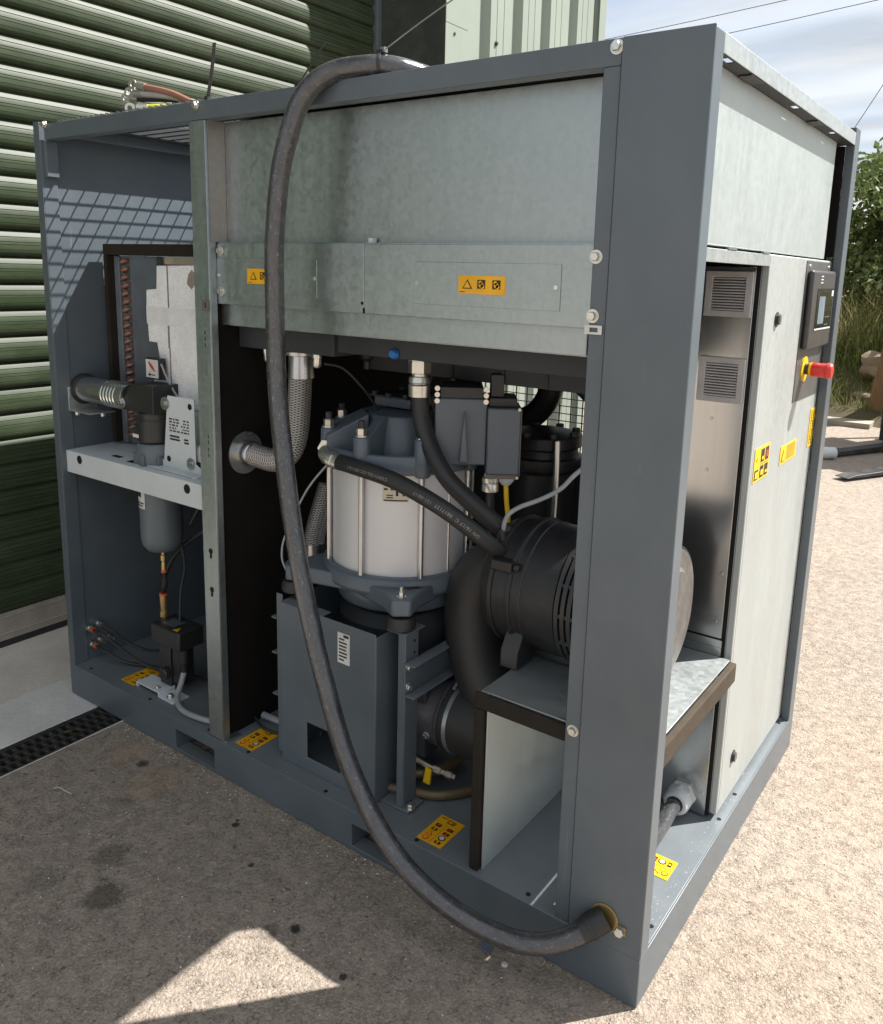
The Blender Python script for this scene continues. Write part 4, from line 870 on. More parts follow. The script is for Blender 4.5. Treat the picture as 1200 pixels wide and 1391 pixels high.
g = MB(); g.tube([(-.24, .34, 1.06), (-.323, .28, .989), (-.356, .25, .945), (-.394, .23, .918), (-.441, .21, .893), (-.464, .2, .868), (-.474, .2, .823)], .0052, 10, 8, 0); g.lathe((-.474, .2, .84), (0, 0, -1), [(.007, 0), (.011, .02), (.013, .038), (.022, .040), (.024, .058)], 12, 1); part(g, 'sensor_cable', [GREYC, BLK])

# ---- air filter on its duct box
FZ, FYY = .698, .290
g = MB(); pf = [(.07, -.545), (.072, -.527), (.11, -.517), (.138, -.497), (.146, -.474), (.153, -.472), (.153, -.462), (.147, -.460), (.147, -.424), (.156, -.422), (.156, -.412), (.150, -.409), (.150, -.303)]
g.lathe((0, FYY, FZ), (1, 0, 0), pf, 56, caps=True)
af = part(g, 'air_filter', BLKD, .0015)
g = MB()
for x in (-.300, -.285, -.270, -.255): g.lathe((x, FYY, FZ), (1, 0, 0), [(.140, 0), (.1535, .001), (.1535, .0105), (.140, .0115)], 48, caps=False)
for k in range(14):
    a = 2 * math.pi * k / 14; c = Vector((0, FYY + .148 * math.cos(a), FZ + .148 * math.sin(a))); g.box(-.300, -.248, c.y - .004, c.y + .004, c.z - .004, c.z + .004)
g.lathe((-.301, FYY, FZ), (1, 0, 0), [(.135, 0), (.135, .06)], 40); part(g, 'louvre_ring', BLK, parent=af)
g = MB(); g.lathe((-.244, FYY, FZ), (1, 0, 0), [(.150, 0), (.157, .003), (.157, .131), (.155, .140), (.148, .143)], 56, 0, caps=False); g.lathe((-.101, FYY, FZ), (1, 0, 0), [(.148, 0), (.140, .001), (.112, -.002), (.100, .010), (.05, .012), (.004, .012)], 56, 1, caps=True); part(g, 'filter_cover', [BLKD, DISC], parent=af)
g = MB(); g.lathe((-.390, FYY, FZ), (1, 0, 0), [(.1502, 0), (.1525, .0015), (.1525, .0045), (.1502, .006)], 56, caps=False); part(g, 'moulded_rib', BLK, parent=af)
g = MB(); g.lathe((-.533, FYY, FZ), (1, 0, 0), [(.0765, 0), (.078, .001), (.078, .011), (.0765, .012)], 32, caps=False); part(g, 'elbow_clamp', STEEL, parent=af)
for (a, s) in ((rad(150), 1), (rad(40), 1), (rad(265), 1)):
    c = Vector((-.442, FYY + .152 * math.cos(a), FZ + .152 * math.sin(a))); g = MB(); g.box(c.x - .024, c.x + .030, c.y - .016, c.y + .016, c.z - .012, c.z + .012); g.box(c.x + .03, c.x + .045, c.y - .010, c.y + .010, c.z - .006, c.z + .008); part(g, 'cover_clip', BLKD, .003, parent=af)
g = MB(); g.prism([(-.43, FYY - .150, .5395), (-.43, FYY - .085, .5395), (-.43, FYY - .05, .575), (-.43, FYY - .120, .63), (-.43, FYY - .150, .58)], (.045, 0, 0)); g.box(-.43, -.385, FYY + .02, FYY + .12, .545, .575); g.prism([(-.23, FYY - .145, .5395), (-.23, FYY - .09, .5395), (-.23, FYY - .05, .575), (-.23, FYY - .12, .61)], (.03, 0, 0)); g.box(-.45, -.21, FYY - .06, FYY + .06, .543, .560); part(g, 'filter_bracket', BLK, .003, parent=af)
g = MB(); g.tube([(-.505, FYY, .700), (-.555, FYY, .692), (-.590, .285, .645), (-.598, .28, .565), (-.577, .275, .475), (-.535, .27, .400), (-.47, .27, .35), (-.42, .27, .33)], .074, 28, 8); part(g, 'intake_elbow', RUB)
TZ = .303
g = MB(); g.lathe((-.79, .25, TZ), (1, 0, 0), [(.104, 0), (.096, .02), (.090, .16), (.094, .165), (.094, .172)], 36); it = part(g, 'intake_throat', plastic('throat_grey', (.060, .057, .068), .33, .1, 200))
g = MB(); g.lathe((-.619, .25, TZ), (1, 0, 0), [(.091, 0), (.091, .13)], 36); part(g, 'rubber_sleeve', RUB, parent=it)
g = MB(); g.lathe((-.602, .25, TZ), (1, 0, 0), [(.0915, 0), (.0935, .001), (.0935, .012), (.0915, .013)], 40, caps=False); g.box(-.608, -.584, .225, .268, TZ + .092, TZ + .104); g.prism([(-.60, .20, TZ + .096), (-.592, .20, TZ + .096), (-.592, .235, TZ + .116), (-.60, .235, TZ + .116)], (0, 0, .004)); part(g, 'hose_clamp', plastic('clamp_steel', (.40, .42, .44), .35, metal=.8), parent=it)
for (x, a_, r_) in ((-.652, 200, .0085), (-.710, 216, .0075)):
    dv_ = Vector((0, math.cos(rad(a_)), math.sin(rad(a_)))); g = MB(); g.bolt(Vector((x, .25, TZ)) + dv_ * .0905, dv_, r_, .008); part(g, 'throat_bolt', STEEL, parent=it)
g = MB(); g.tube([(-.70, .16, .200), (-.65, .17, .185), (-.625, .178, .177)], .008, 10, 4, 0); g.lathe((-.636, .175, .180), (1, .4, -.25), [(.012, 0), (.012, .02), (.008, .021), (.008, .034), (.011, .035), (.011, .05), (.008, .051), (.008, .06)], 10, 0); g.prism([(-.648, .150, .150), (-.628, .150, .150), (-.624, .150, .190), (-.640, .150, .196)], (0, .006, 0), 1); part(g, 'drain_tap', [plastic('tap_steel', (.26, .24, .20), .35, metal=.8), YELP])
BH = plastic('brown_hose', (.115, .085, .045), .32)
for pts in ([(-.76, .13, .135), (-.69, .165, .150), (-.64, .22, .155), (-.62, .30, .165), (-.61, .38, .18)], [(-.76, .10, .125), (-.66, .140, .122), (-.60, .172, .122), (-.55, .24, .125), (-.53, .34, .13)]):
    g = MB(); g.tube(pts, .0125, 12, 8); part(g, 'brown_oil_hose', BH)
# duct box under the filter
g = MB(); g.box(-.400, -.022, .022, .503, .536, .539); tp_ = part(g, 'filter_shelf', galv('galvanised_shelf', (0.50, 0.54, 0.545), 0.40, 0.9, 0.05, film=0.15, filmcol=(0.46, 0.50, 0.50)), .0008)
g = MB(); g.box(-.386, -.383, .024, .420, HB, .534); part(g, 'duct_side', GALV_F, .0008)
g = MB(); g.box(-.412, -.190, .012, .0215, .500, .5355); g.box(-.412, -.389, .012, .030, HB, .4995); part(g, 'foam_strip', FOAMD, .003)
g = MB(); g.box(-.021, -.006, .046, .503, .490, .536); part(g, 'foam_strip', FOAME, .003)
g = MB(); g.box(-.39, -.19, .0300, .0305, .495, .5355); part(g, 'duct_lip', GALV_F)

# ---- electrical cabinet
CY = .512
g = MB(); g.box(-.22, -.050, CY, CY + .003, .58, 1.44); g.box(-.22, -.050, CY, CY + .003, HB + .004, .535); g.box(-.22, -.217, CY + .003, 1.10, HB + .004, 1.44); g.box(-.217, -.05, 1.05, 1.10, HB + .004, 1.44); g.box(-.217, -.05, CY + .003, 1.10, 1.437, 1.440)
cabn = part(g, 'electrical_cabinet', GALV_S, .001)
g = MB(); g.box(-.225, -.046, CY - .006, CY, .540, .578); g.box(-.225, -.046, .505, CY - .006, .540, .560); part(g, 'cabinet_ledge', GALV_S, parent=cabn)
g = MB(); g.box(-.0495, -.041, CY + .004, 1.10, HB + .006, 1.46); part(g, 'door_gap_strip', HOLE, parent=cabn)  # black strip stands in for the dark gap behind the door
def vent(z0, z1):
    x0, x1 = -.156, -.052; y = CY - .0005; f = MB()
    f.plate(1, [x0, x0 + .016, x1 - .016, x1], [z0, z0 + .013, z1 - .013, z1], {(1, 1)}, y - .008, y); fr = part(f, 'vent_grille', VENTG, .0015)
    b = MB(); b.box(x0 + .016, x1 - .016, y - .001, y, z0 + .013, z1 - .013); part(b, 'vent_back', HOLE, parent=fr)
    n = 12; h = (z1 - z0 - .026) / n
    for k in range(n):
        z = z0 + .013 + h * k; s = MB(); s.prism([(x0 + .0165, y - .0020, z + h * .95), (x0 + .0165, y - .0072, z + h * .62), (x0 + .0165, y - .0072, z + h * .18), (x0 + .0165, y - .0055, z + h * .18), (x0 + .0165, y - .0020, z + h * .70)], (x1 - x0 - .033, 0, 0)); part(s, 'slat', VENTG, parent=fr)
    c = MB()
    for (cx, cz) in ((x0, z0), (x1 - .012, z0), (x0, z1 - .012), (x1 - .012, z1 - .012)): c.box(cx + .0012, cx + .0108, y - .0088, y - .008, cz + .0012, cz + .0108)
    part(c, 'corner_cap', VENTG, parent=fr)
vent(1.331, 1.430); vent(1.140, 1.241)
for (x, z) in ((-.118, 1.10), (-.118, .98), (-.062, .74), (-.066, .62), (-.168, 1.08), (-.168, .94), (-.060, .17), (-.172, 1.30), (-.172, 1.20)):
    g = MB(); g.lathe((x, CY, z), (0, -1, 0), [(.004, 0), (.003, .002)], 10); part(g, 'rivet', STEEL, parent=cabn)
g = MB(); g.box(-.046, -.024, .532, 1.112, HB + .014, 1.467); g.box(-.046, -.040, .518, .532, HB + .014, 1.467)
g.box(-.040, -.024, .518, .532, HB + .014, 1.467)
door = part(g, 'cabinet_door', DOORM, .002)
for (y, z) in ((.612, 1.326), (.618, .232)):
    g = MB(); g.lathe((-.024, y, z), (1, 0, 0), [(.017, 0), (.017, .002), (.012, .003), (.012, .008)], 16, 0); g.box(-.0165, -.0155, y - .003, y + .003, z - .010, z + .010, 1); part(g, 'door_lock', [BLK, STEEL], parent=door)
g = MB(); g.box(-.0238, -.0222, .838, 1.110, 1.110, 1.462); cpn = part(g, 'control_panel', PANELG, parent=door)
g = MB(); g.box(-.022, -.006, .852, 1.104, 1.243, 1.440); hm = part(g, 'controller', HMI, .010, parent=door, seg=3)
g = MB(); g.box(-.006, -.0048, .905, 1.085, 1.290, 1.395, 0); g.box(-.0048, -.0044, .930, .995, 1.305, 1.375, 1); g.box(-.0048, -.0044, .905, 1.085, 1.290, 1.294, 2); g.box(-.0048, -.0044, 1.065, 1.085, 1.375, 1.390, 2); g.box(-.0048, -.0044, 1.01, 1.05, 1.30, 1.303, 3); g.box(-.0048, -.0044, 1.01, 1.06, 1.32, 1.323, 3); part(g, 'display', [GLASS, GLARE_PAINT, WHT, PANELG], .0006, parent=door)
g = MB()
for k in range(3): g.box(-.006, -.0055, .93, .955, 1.408 + k * .008, 1.411 + k * .008)
part(g, 'controller_mark', GREYP, parent=door)
for y in (.868, 1.08):
    g = MB(); g.lathe((-.0222, y, 1.449), (1, 0, 0), [(.005, 0), (.004, .002)], 10); part(g, 'panel_screw', STEEL, parent=door)
ey, ez = .918, 1.190
g = MB(); g.lathe((-.0222, ey, ez), (1, 0, 0), [(.033, 0), (.033, .003)], 28, 1); g.lathe((-.0192, ey, ez), (1, 0, 0), [(.014, 0), (.014, .012)], 20, 2); g.lathe((-.008, ey, ez), (1, 0, 0), [(.017, 0), (.019, .006)], 24, 1); g.lathe((-.002, ey, ez), (1, 0, 0), [(.0175, 0), (.0185, .004), (.0185, .034), (.0205, .036), (.0205, .044), (.017, .049), (.008, .051)], 24, 0); part(g, 'emergency_stop', [REDP, YELP, BLK], parent=door)
lw = [('r', .10, .05, .28, .30, 1), ('d2', .19, .17, .006, 0)]
I = [('r', .05, .06, .30, .36, 1), ('r2', .09, .11, .26, .31, 0), ('r', .40, .06, .64, .42, 1), ('r2', .45, .14, .60, .30, 0), ('r', .70, .06, .94, .42, 1), ('r2', .75, .14, .90, .22, 0), ('r', .40, .53, .64, .92, 1), ('r2', .46, .60, .58, .70, 0), ('r', .70, .53, .94, .92, 1), ('r2', .76, .62, .88, .82, 2), ('r', .40, .465, .96, .485, 1)] + [('p', [(.08, .62), (.28, .62), (.18, .72)], 1), ('p2', [(.105, .628), (.255, .628), (.18, .705)], 0)]
label('warning_label', (-.0235, .545, .955), (0, 1, 0), (0, 0, 1), .122, .080, I, YELB, parent=door)
I = [('p', [(.06, .12), (.30, .12), (.18, .82)], 1), ('p2', [(.095, .17), (.265, .17), (.18, .70)], 0), ('p2', [(.16, .25), (.20, .25), (.19, .55), (.17, .55)], 1)] + [('r', .38, .14 + .10 * k, random.uniform(.86, .95), .175 + .10 * k, 1) for k in range(8)]
label('warning_label', (-.0235, .772, .958), (0, 1, 0), (0, 0, 1), .155, .047, I, YELB, parent=door)
I = []
for c in (.22, .62):
    z = .06
    while z < .93:
        hgt = random.uniform(.02, .07); I.append(('r', c, z, c + random.uniform(.12, .24), min(z + hgt, .94), 2 if z < .15 and c < .3 else 1)); z += hgt + random.uniform(.012, .03)
label('warning_label', (-.0235, 1.060, .960), (0, 1, 0), (0, 0, 1), .05, .108, I, YELB, parent=door)
for z in (.9, 1.33):
    g = MB(); g.lathe((-.030, 1.114, z - .02), (0, 0, 1), [(.006, 0), (.006, .05)], 10); part(g, 'hinge', STEEL, parent=door)
# upper right panel and lintel over the open bay
g = MB(); g.box(-.033, -.030, .050, 1.045, 1.474, 1.7655); g.box(-.060, -.030, .050, 1.045, 1.4715, 1.474); urp = part(g, 'side_duct_panel', GALV_F, .0006)
g = MB(); g.box(-.028, -.025, .050, .530, 1.442, 1.466); g.box(-.06, -.028, .050, .530, 1.462, 1.465); part(g, 'bay_lintel', GALV, .0008)
for y in (.23, .46):
    g = MB(); g.box(-.030, -.024, y, y + .05, 1.4668, 1.4712); part(g, 'panel_clip', plastic('clip_steel', (.25, .26, .26), .4, metal=.6), parent=urp)
g = MB(); g.box(-.085, -.0225, 1.112, 1.121, 1.478, 1.764); part(g, 'dark_gap_strip', FOAMB)  # black strip put in for the dark recessed gap by the rear post
g = MB(); g.box(-.085, -.0225, 1.114, 1.121, HB + .004, 1.470); part(g, 'edge_seal', DRK)
# cable gland on the cabinet foot
d = Vector((.04, -1, .06)); gp = Vector((-.108, CY - .001, .150))
g = MB(); g.lathe(gp, d, [(.036, 0), (.036, .014)], 6, 0); g.lathe(gp + d * .014, d, [(.030, 0), (.032, .003), (.032, .034), (.028, .044), (.021, .046)], 20, 0); g.lathe(gp + d * .016, d, [(.034, 0), (.034, .02)], 8, 0); part(g, 'cable_gland', GREYP, .002)
g = MB(); g.lathe(gp + d * .058, d, [(.0205, 0), (.0205, .003)], 16); part(g, 'gland_seal', RUB)

# ------------------------------------------------------------------ things held by the machine
pc = empty('power_cable', (-.65, -.1, .35), 'thick black power cable hanging in a long loop down the front of the compressor', 'cable')
CP2 = [(-.672, .058, 1.819), (-.702, .026, 1.822), (-.744, .012, 1.822), (-.794, 0.0, 1.818), (-.834, -.02, 1.798), (-.871, -.035, 1.757), (-.892, -.05, 1.687), (-.91, -.06, 1.603), (-.924, -.065, 1.464), (-.926, -.065, 1.304), (-.917, -.07, 1.14), (-.883, -.08, .959), (-.842, -.09, .796), (-.808, -.095, .683), (-.742, -.105, .51), (-.654, -.115, .329), (-.53, -.12, .186), (-.393, -.115, .117), (-.262, -.09, .088), (-.175, -.066, .100), (-.118, -.034, .131), (-.079, .0, .166)]
full = [(-.66, .42, 1.822), (-.652, .22, 1.812), (-.655, .12, 1.814)] + CP2
g = MB(); g.tube(full, .0215, 18, 8); part(g, 'sheath', CABLE, parent=pc)
g = MB(); e0 = Vector((-.079, -.0005, .166)); dd = Vector((-.55, -.62, -.42)).normalized(); g.lathe(e0 - dd * .002, dd, [(.0265, 0), (.0265, .004), (.0255, .008), (.0255, .030), (.0265, .031), (.0265, .036), (.0255, .037), (.0235, .046), (.0224, .056)], 22); part(g, 'cable_boot', RUB, parent=pc)
g = MB(); g.lathe((-.078, -.0003, .168), (0, -1, 0), [(.030, 0), (.030, .003)], 26); g.box(-.060, -.032, -.0035, -.0005, .149, .167); bk = part(g, 'boot_clamp', plastic('yellow_passivate', (.42, .30, .13), .4, metal=.8), .001, parent=pc)
g = MB(); g.bolt((-.043, -.0035, .158), (0, -1, 0), .010, .009, washer=False); part(g, 'clamp_bolt', ZINC, parent=pc)
g = MB(); g.tube([(-.108, .495, .152), (-.106, .42, .152), (-.103, .35, .150), (-.095, .18, .155), (-.079, .05, .166)], .0185, 16, 8); part(g, 'inner_run', CABLE, parent=pc)
g = MB(); g.lathe((-.699, .029, 1.822), (-1, -.5, 0), [(.0225, 0), (.0245, .001), (.0245, .007), (.0225, .008)], 18, caps=False); g.box(-.708, -.694, .02, .034, 1.844, 1.851); part(g, 'tie_band', BLK, parent=pc)
# stripped cores with lugs lying over the roof mesh
ct = empty('stripped_cable_end', (-1.45, .12, 1.83), 'stripped cable end with four lugged cores lying on the roof mesh', 'cable end')
cores = [((-1.600, .095, 1.882), plastic('brown_core', (.30, .14, .10), .5)), ((-1.617, .095, 1.866), plastic('grey_core', (.38, .37, .37), .5)), ((-1.640, .100, 1.857), plastic('black_core', (.02, .02, .02), .5)), ((-1.545, .060, 1.818), plastic('earth_core', (.50, .48, .03), .5))]
for k, (p, mt) in enumerate(cores):
    p = Vector(p); e = Vector((-1.42 + .012 * k, .13 + .015 * k, 1.824)); g = MB(); mid = p.lerp(e, .5) + Vector((0, 0, .008 if k < 3 else .0)); dq = (p - mid).normalized()
    g.tube([e, mid, p], .0088, 10, 6); cr_ = g.build('core', mt, ct)
    g = MB(); g.lathe(p - dq * .004, dq, [(.0105, 0), (.0105, .028)], 12); q = p + dq * .024; u = Vector((0, 0, 1)).cross(dq).normalized(); nn = dq.cross(u)
    fr = MB()
    ring = [q + dq * (.020 + .0135 * math.cos(t)) + (nn * .0135 * math.sin(t)) - u * .0018 for t in [2 * math.pi * i / 16 for i in range(16)]]
    hole = [q + dq * (.020 + .0065 * math.cos(t)) + (nn * .0065 * math.sin(t)) - u * .0018 for t in [2 * math.pi * i / 16 for i in range(16)]]
    o = len(g.v); vs = ring + hole + [v + u * .0036 for v in ring] + [v + u * .0036 for v in hole]; fs = []
    for i in range(16):
        j = (i + 1) % 16; fs += [(i, j, 16 + j, 16 + i), (32 + i, 48 + i, 48 + j, 32 + j), (i, 32 + i, 32 + j, j), (16 + i, 16 + j, 48 + j, 48 + i)]
    g.add(vs, fs); g.build('lug', plastic('tinned_lug', (.60, .57, .52), .35, metal=.85), cr_)
g = MB(); g.tube([(-1.41, .145, 1.830), (-1.33, .27, 1.832), (-1.15, .42, 1.832), (-.9, .50, 1.81), (-.72, .48, 1.815), (-.66, .42, 1.822)], .021, 16, 8); g.build('outer_sheath', CABLE, ct)
def tie(name, a, b, label_, mt, wd=.0045):
    a = Vector(a); b = Vector(b); d = (b - a).normalized(); n = Vector((.8, .58, 0)).normalized(); m_ = a.lerp(b, .5) + Vector((.004, 0, .004)); g = MB()
    P_ = [a, a.lerp(m_, .5) + Vector((.001, 0, .001)), m_, m_.lerp(b, .5) + Vector((.001, 0, .001)), b]; vs = []; t = .0012
    for p in P_:
        for s, q in ((-1, -1), (1, -1), (1, 1), (-1, 1)): vs.append(p + n * wd * s + d.cross(n) * t * q)
    fs = [(0, 3, 2, 1), (16, 17, 18, 19)]
    for i in range(4):
        for k in range(4): fs.append((4 * i + k, 4 * i + (k + 1) % 4, 4 * i + 4 + (k + 1) % 4, 4 * i + 4 + k))
    g.add(vs, fs); g.box(a.x - .006, a.x + .006, a.y - .005, a.y + .005, a.z - .004, a.z + .006)
    o = g.build(name, mt, None, origin=a); return tag(o, label_, 'cable tie', 'cable ties on the roof rail')
tie('cable_tie', (-1.243, .02, 1.806), (-1.19, .002, 1.922), 'thick black cable tie tail standing up beside the stripped cable end', BLK, .004)
from_u = None
tie('cable_tie', (-.935, .02, 1.806), (-.862, .03, 1.885), 'thin black cable tie tail on the roof rail left of the cable loop', BLK, .002)
tie('cable_tie', (-.695, .028, 1.850), (-.52, .05, 1.935), 'pale cable tie tail sticking out from the top of the cable loop', plastic('pale_tie', (.20, .20, .19), .4), .002)

# ------------------------------------------------------------------ litter on the ground
g = MB(); g.tube([(-1.555, -.318, .004), (-1.535, -.312, .012), (-1.515, -.306, .006), (-1.495, -.300, .003)], .0009, 6, 6); tag(g.build('loose_thread', WHT), 'short white plastic thread lying on the shaded tarmac', 'thread')
g = MB(); g.prism([(-.335, -.062, .001), (-.300, -.066, .001), (-.305, -.040, .001), (-.322, -.030, .001)], (0, 0, .006)); tag(g.build('slate_chip', plastic('slate_grey', (.12, .14, .17), .5)), 'small grey-blue plastic chip on the tarmac under the cable loop', 'debris')
g = MB(); g.lathe((-.262, -.066, -.001), (0, 0, 1), [(.006, 0), (.008, .003), (.004, .006)], 7); tag(g.build('pale_pebble', CONC), 'pale pebble on the tarmac below the bend of the cable', 'pebble')
g = MB(); vs = [(-1.80, -.152, .004), (-1.775, -.118, .010), (-1.755, -.105, .004), (-1.772, -.135, .014), (-1.785, -.155, .006)]; g.add(vs, [(0, 4, 3, 1), (1, 3, 2)]); g.v = [Vector(v) for v in g.v]; tag(g.build('fallen_leaf', LEAF), 'pale green fallen leaf lying on the drain grating', 'leaf')

g = MB()
for k in range(2100):
    x = random.uniform(-1.7, 1.1); y = -abs(random.gauss(0, .45)) - .01 if random.random() < .6 else random.uniform(-.9, 2.2)
    if k > 1500: x = random.uniform(-1.7, .02); y = -.004 - abs(random.gauss(0, .018))
    if -2.02 < x < .01 and -.004 < y < 1.19: continue
    r = random.uniform(.0009, .0028) * (1.6 if random.random() < .06 else 1); q = [random.uniform(.6, 1.3) for _ in range(5)]; a0 = random.uniform(0, 6)
    vs = [(x + r * q[i] * math.cos(a0 + i * 1.571), y + r * q[i] * math.sin(a0 + i * 1.571), -.0005) for i in range(4)] + [(x + r * .2, y - r * .1, r * .9 * q[4])]
    g.add(vs, [(0, 1, 4), (1, 2, 4), (2, 3, 4), (3, 0, 4)], 0 if random.random() < .75 else 1)
kind(g.build('loose_grit', [STONE, CONC]), 'stuff')

# ------------------------------------------------------------------ background on the right
def fl_tube(g, a, b, r): g.cyl(a, b, r, n=10)
fd = Vector((.46, .888, 0)).normalized(); fn = Vector((fd.y, -fd.x, 0)); F0 = Vector((-.512, 6.54, 0))
fk = empty('forklift', tuple(F0 + fd * .9 + fn * .3), 'forklift truck at the right edge with two black forks lowered to the tarmac', 'forklift')
FKP = paint('fork_steel', (.018, .018, .018), .5, .2, .3); MAST = paint('mast_black', (.02, .02, .022), .4, .1, .1)
def obox(g, o, a0, a1, b0, b1, z0, z1, m=0):
    P = lambda a, b, z: o + fd * a + fn * b + Vector((0, 0, z))
    v = [P(a, b, z) for a in (a0, a1) for b in (b0, b1) for z in (z0, z1)]
    return g.add(v, [(0, 1, 3, 2), (4, 6, 7, 5), (0, 4, 5, 1), (2, 3, 7, 6), (0, 2, 6, 4), (1, 5, 7, 3)][::1], m)
for b in (0.0, .60):
    g = MB(); P = lambda a, z, bb: F0 + fd * a + fn * bb + Vector((0, 0, z))
    prof = [(-1.36, .026), (-1.34, .018), (0, .012), (.05, .012), (.05, .55), (.005, .55), (.005, .065), (-.02, .055), (-1.25, .040)]
    g.prism([P(a, z, b - .055) for a, z in prof], fn * .11); g.build('fork', FKP, fk, .004)
g = MB()
for z in (.14, .46): obox(g, F0, .055, .085, -.12, .75, z, z + .10)
obox(g, F0, .055, .085, -.135, -.08, .06, .90); obox(g, F0, .055, .085, .71, .75, .14, 1.0); obox(g, F0, .055, .085, -.12, .75, .97, 1.0); g.build('carriage', MAST, fk, .004)
g = MB(); obox(g, F0, .10, .19, .02, .10, .05, 2.1); obox(g, F0, .10, .19, .53, .61, .05, 2.1); obox(g, F0, .11, .17, .10, .53, 2.0, 2.08); g.build('mast', MAST, fk, .004)
g = MB(); obox(g, F0, .45, 1.75, -.18, .80, .25, .95); obox(g, F0, 1.2, 1.9, -.18, .80, .95, 1.15); g.build('body', paint('forklift_yellow', (.55, .30, .02), .4), fk, .03)
g = MB()
for a in (.55, 1.55):
    for b in (-.15, .77): g.tube([F0 + fd * a + fn * b + Vector((0, 0, .9)), F0 + fd * (a + .03) + fn * b + Vector((0, 0, 2.05))], .03, 8, 1)
obox(g, F0, .5, 1.65, -.20, .82, 2.05, 2.10); g.build('overhead_guard', MAST, fk)
for a, b in ((.55, -.20), (.55, .74), (1.6, -.2), (1.6, .74)):
    g = MB(); c = F0 + fd * a + fn * (b + .0) + Vector((0, 0, .25)); g.lathe(c, fn, [(.20, -.07), (.25, -.05), (.25, .09), (.20, .11)], 24); g.build('wheel', RUB, fk)
g = MB(); c = Vector((-.875, 5.76, .050)); td = Vector((.8, .6, 0)); g.lathe(c - td * .10, td, [(.043, 0), (.048, .006), (.048, .194), (.043, .2)], 18)
g.lathe(c - td * .05, td, [(.0487, 0), (.0487, .08)], 18, 1, caps=False)
tag(g.build('paint_tin', [GREYP, WHT]), 'pale grey tin lying against the tip of the far fork', 'tin')
g = MB(); g.box(-1.65, -.82, 7.55, 7.85, -.004, .05); kind(g.build('kerb', KERB), 'structure')
# grassy bank
NX, NY = 46, 20; g = MB(); vs = []
for j in range(NY + 1):
    for i in range(NX + 1):
        x = -12 + i * .6; t = j / NY; y = 7.9 + t * 6.5 + .25 * math.sin(x * 1.3) * (1 - t); z = -.02 + 1.05 * (1 - (1 - min(1, t * 2.2)) ** 2) * (.85 + .2 * math.sin(x * .9 + 1)); vs.append((x, y, z))
g.add(vs, [(j * (NX + 1) + i, j * (NX + 1) + i + 1, (j + 1) * (NX + 1) + i + 1, (j + 1) * (NX + 1) + i) for j in range(NY) for i in range(NX)])
kind(g.build('grass_bank', SOIL, ang=180), 'structure')
def bankz(x, y):
    t = min(1, max(0, (y - 7.9) / 6.5)); return -.02 + 1.05 * (1 - (1 - min(1, t * 2.2)) ** 2) * (.85 + .2 * math.sin(x * .9 + 1))
def blades(name, n, xr, yr, hr, wd, mt, lean=.5, shadey=None):
    x = rng.uniform(*xr, n); y = rng.uniform(*yr, n); h = rng.uniform(*hr, n); a = rng.uniform(0, 6.283, n); l = rng.uniform(.1, lean, n) * h; la = rng.uniform(0, 6.283, n)
    z = np.array([bankz(p, q) for p, q in zip(x, y)]); V = np.zeros((n, 5, 3)); cx, sx = np.cos(a) * wd, np.sin(a) * wd; lx, ly = np.cos(la) * l, np.sin(la) * l
    V[:, 0] = np.stack([x - cx, y - sx, z - .03], 1); V[:, 1] = np.stack([x + cx, y + sx, z - .03], 1)
    V[:, 2] = np.stack([x - cx * .7 + lx * .35, y - sx * .7 + ly * .35, z + h * .6], 1); V[:, 3] = np.stack([x + cx * .7 + lx * .35, y + sx * .7 + ly * .35, z + h * .6], 1)
    V[:, 4] = np.stack([x + lx, y + ly, z + h * .95], 1); F = []
    for k in range(n): b = 5 * k; F += [(b, b + 1, b + 3, b + 2), (b + 2, b + 3, b + 4)]
    me = bpy.data.meshes.new(name); me.from_pydata(V.reshape(-1, 3).tolist(), [], F); me.materials.append(mt); o = bpy.data.objects.new(name, me); COL.objects.link(o); return o
kind(blades('grass', 16000, (-4.5, 2.5), (7.9, 9.6), (.10, .32), .006, GRASSM, .7), 'stuff')
kind(blades('tall_dry_grass', 2600, (-4.5, 2.5), (8.9, 10.0), (.45, .95), .005, STRAW, .75), 'stuff')
kind(blades('tall_green_grass', 5200, (-4.5, 2.5), (8.6, 10.0), (.30, .75), .007, GRASSM, .8), 'stuff')
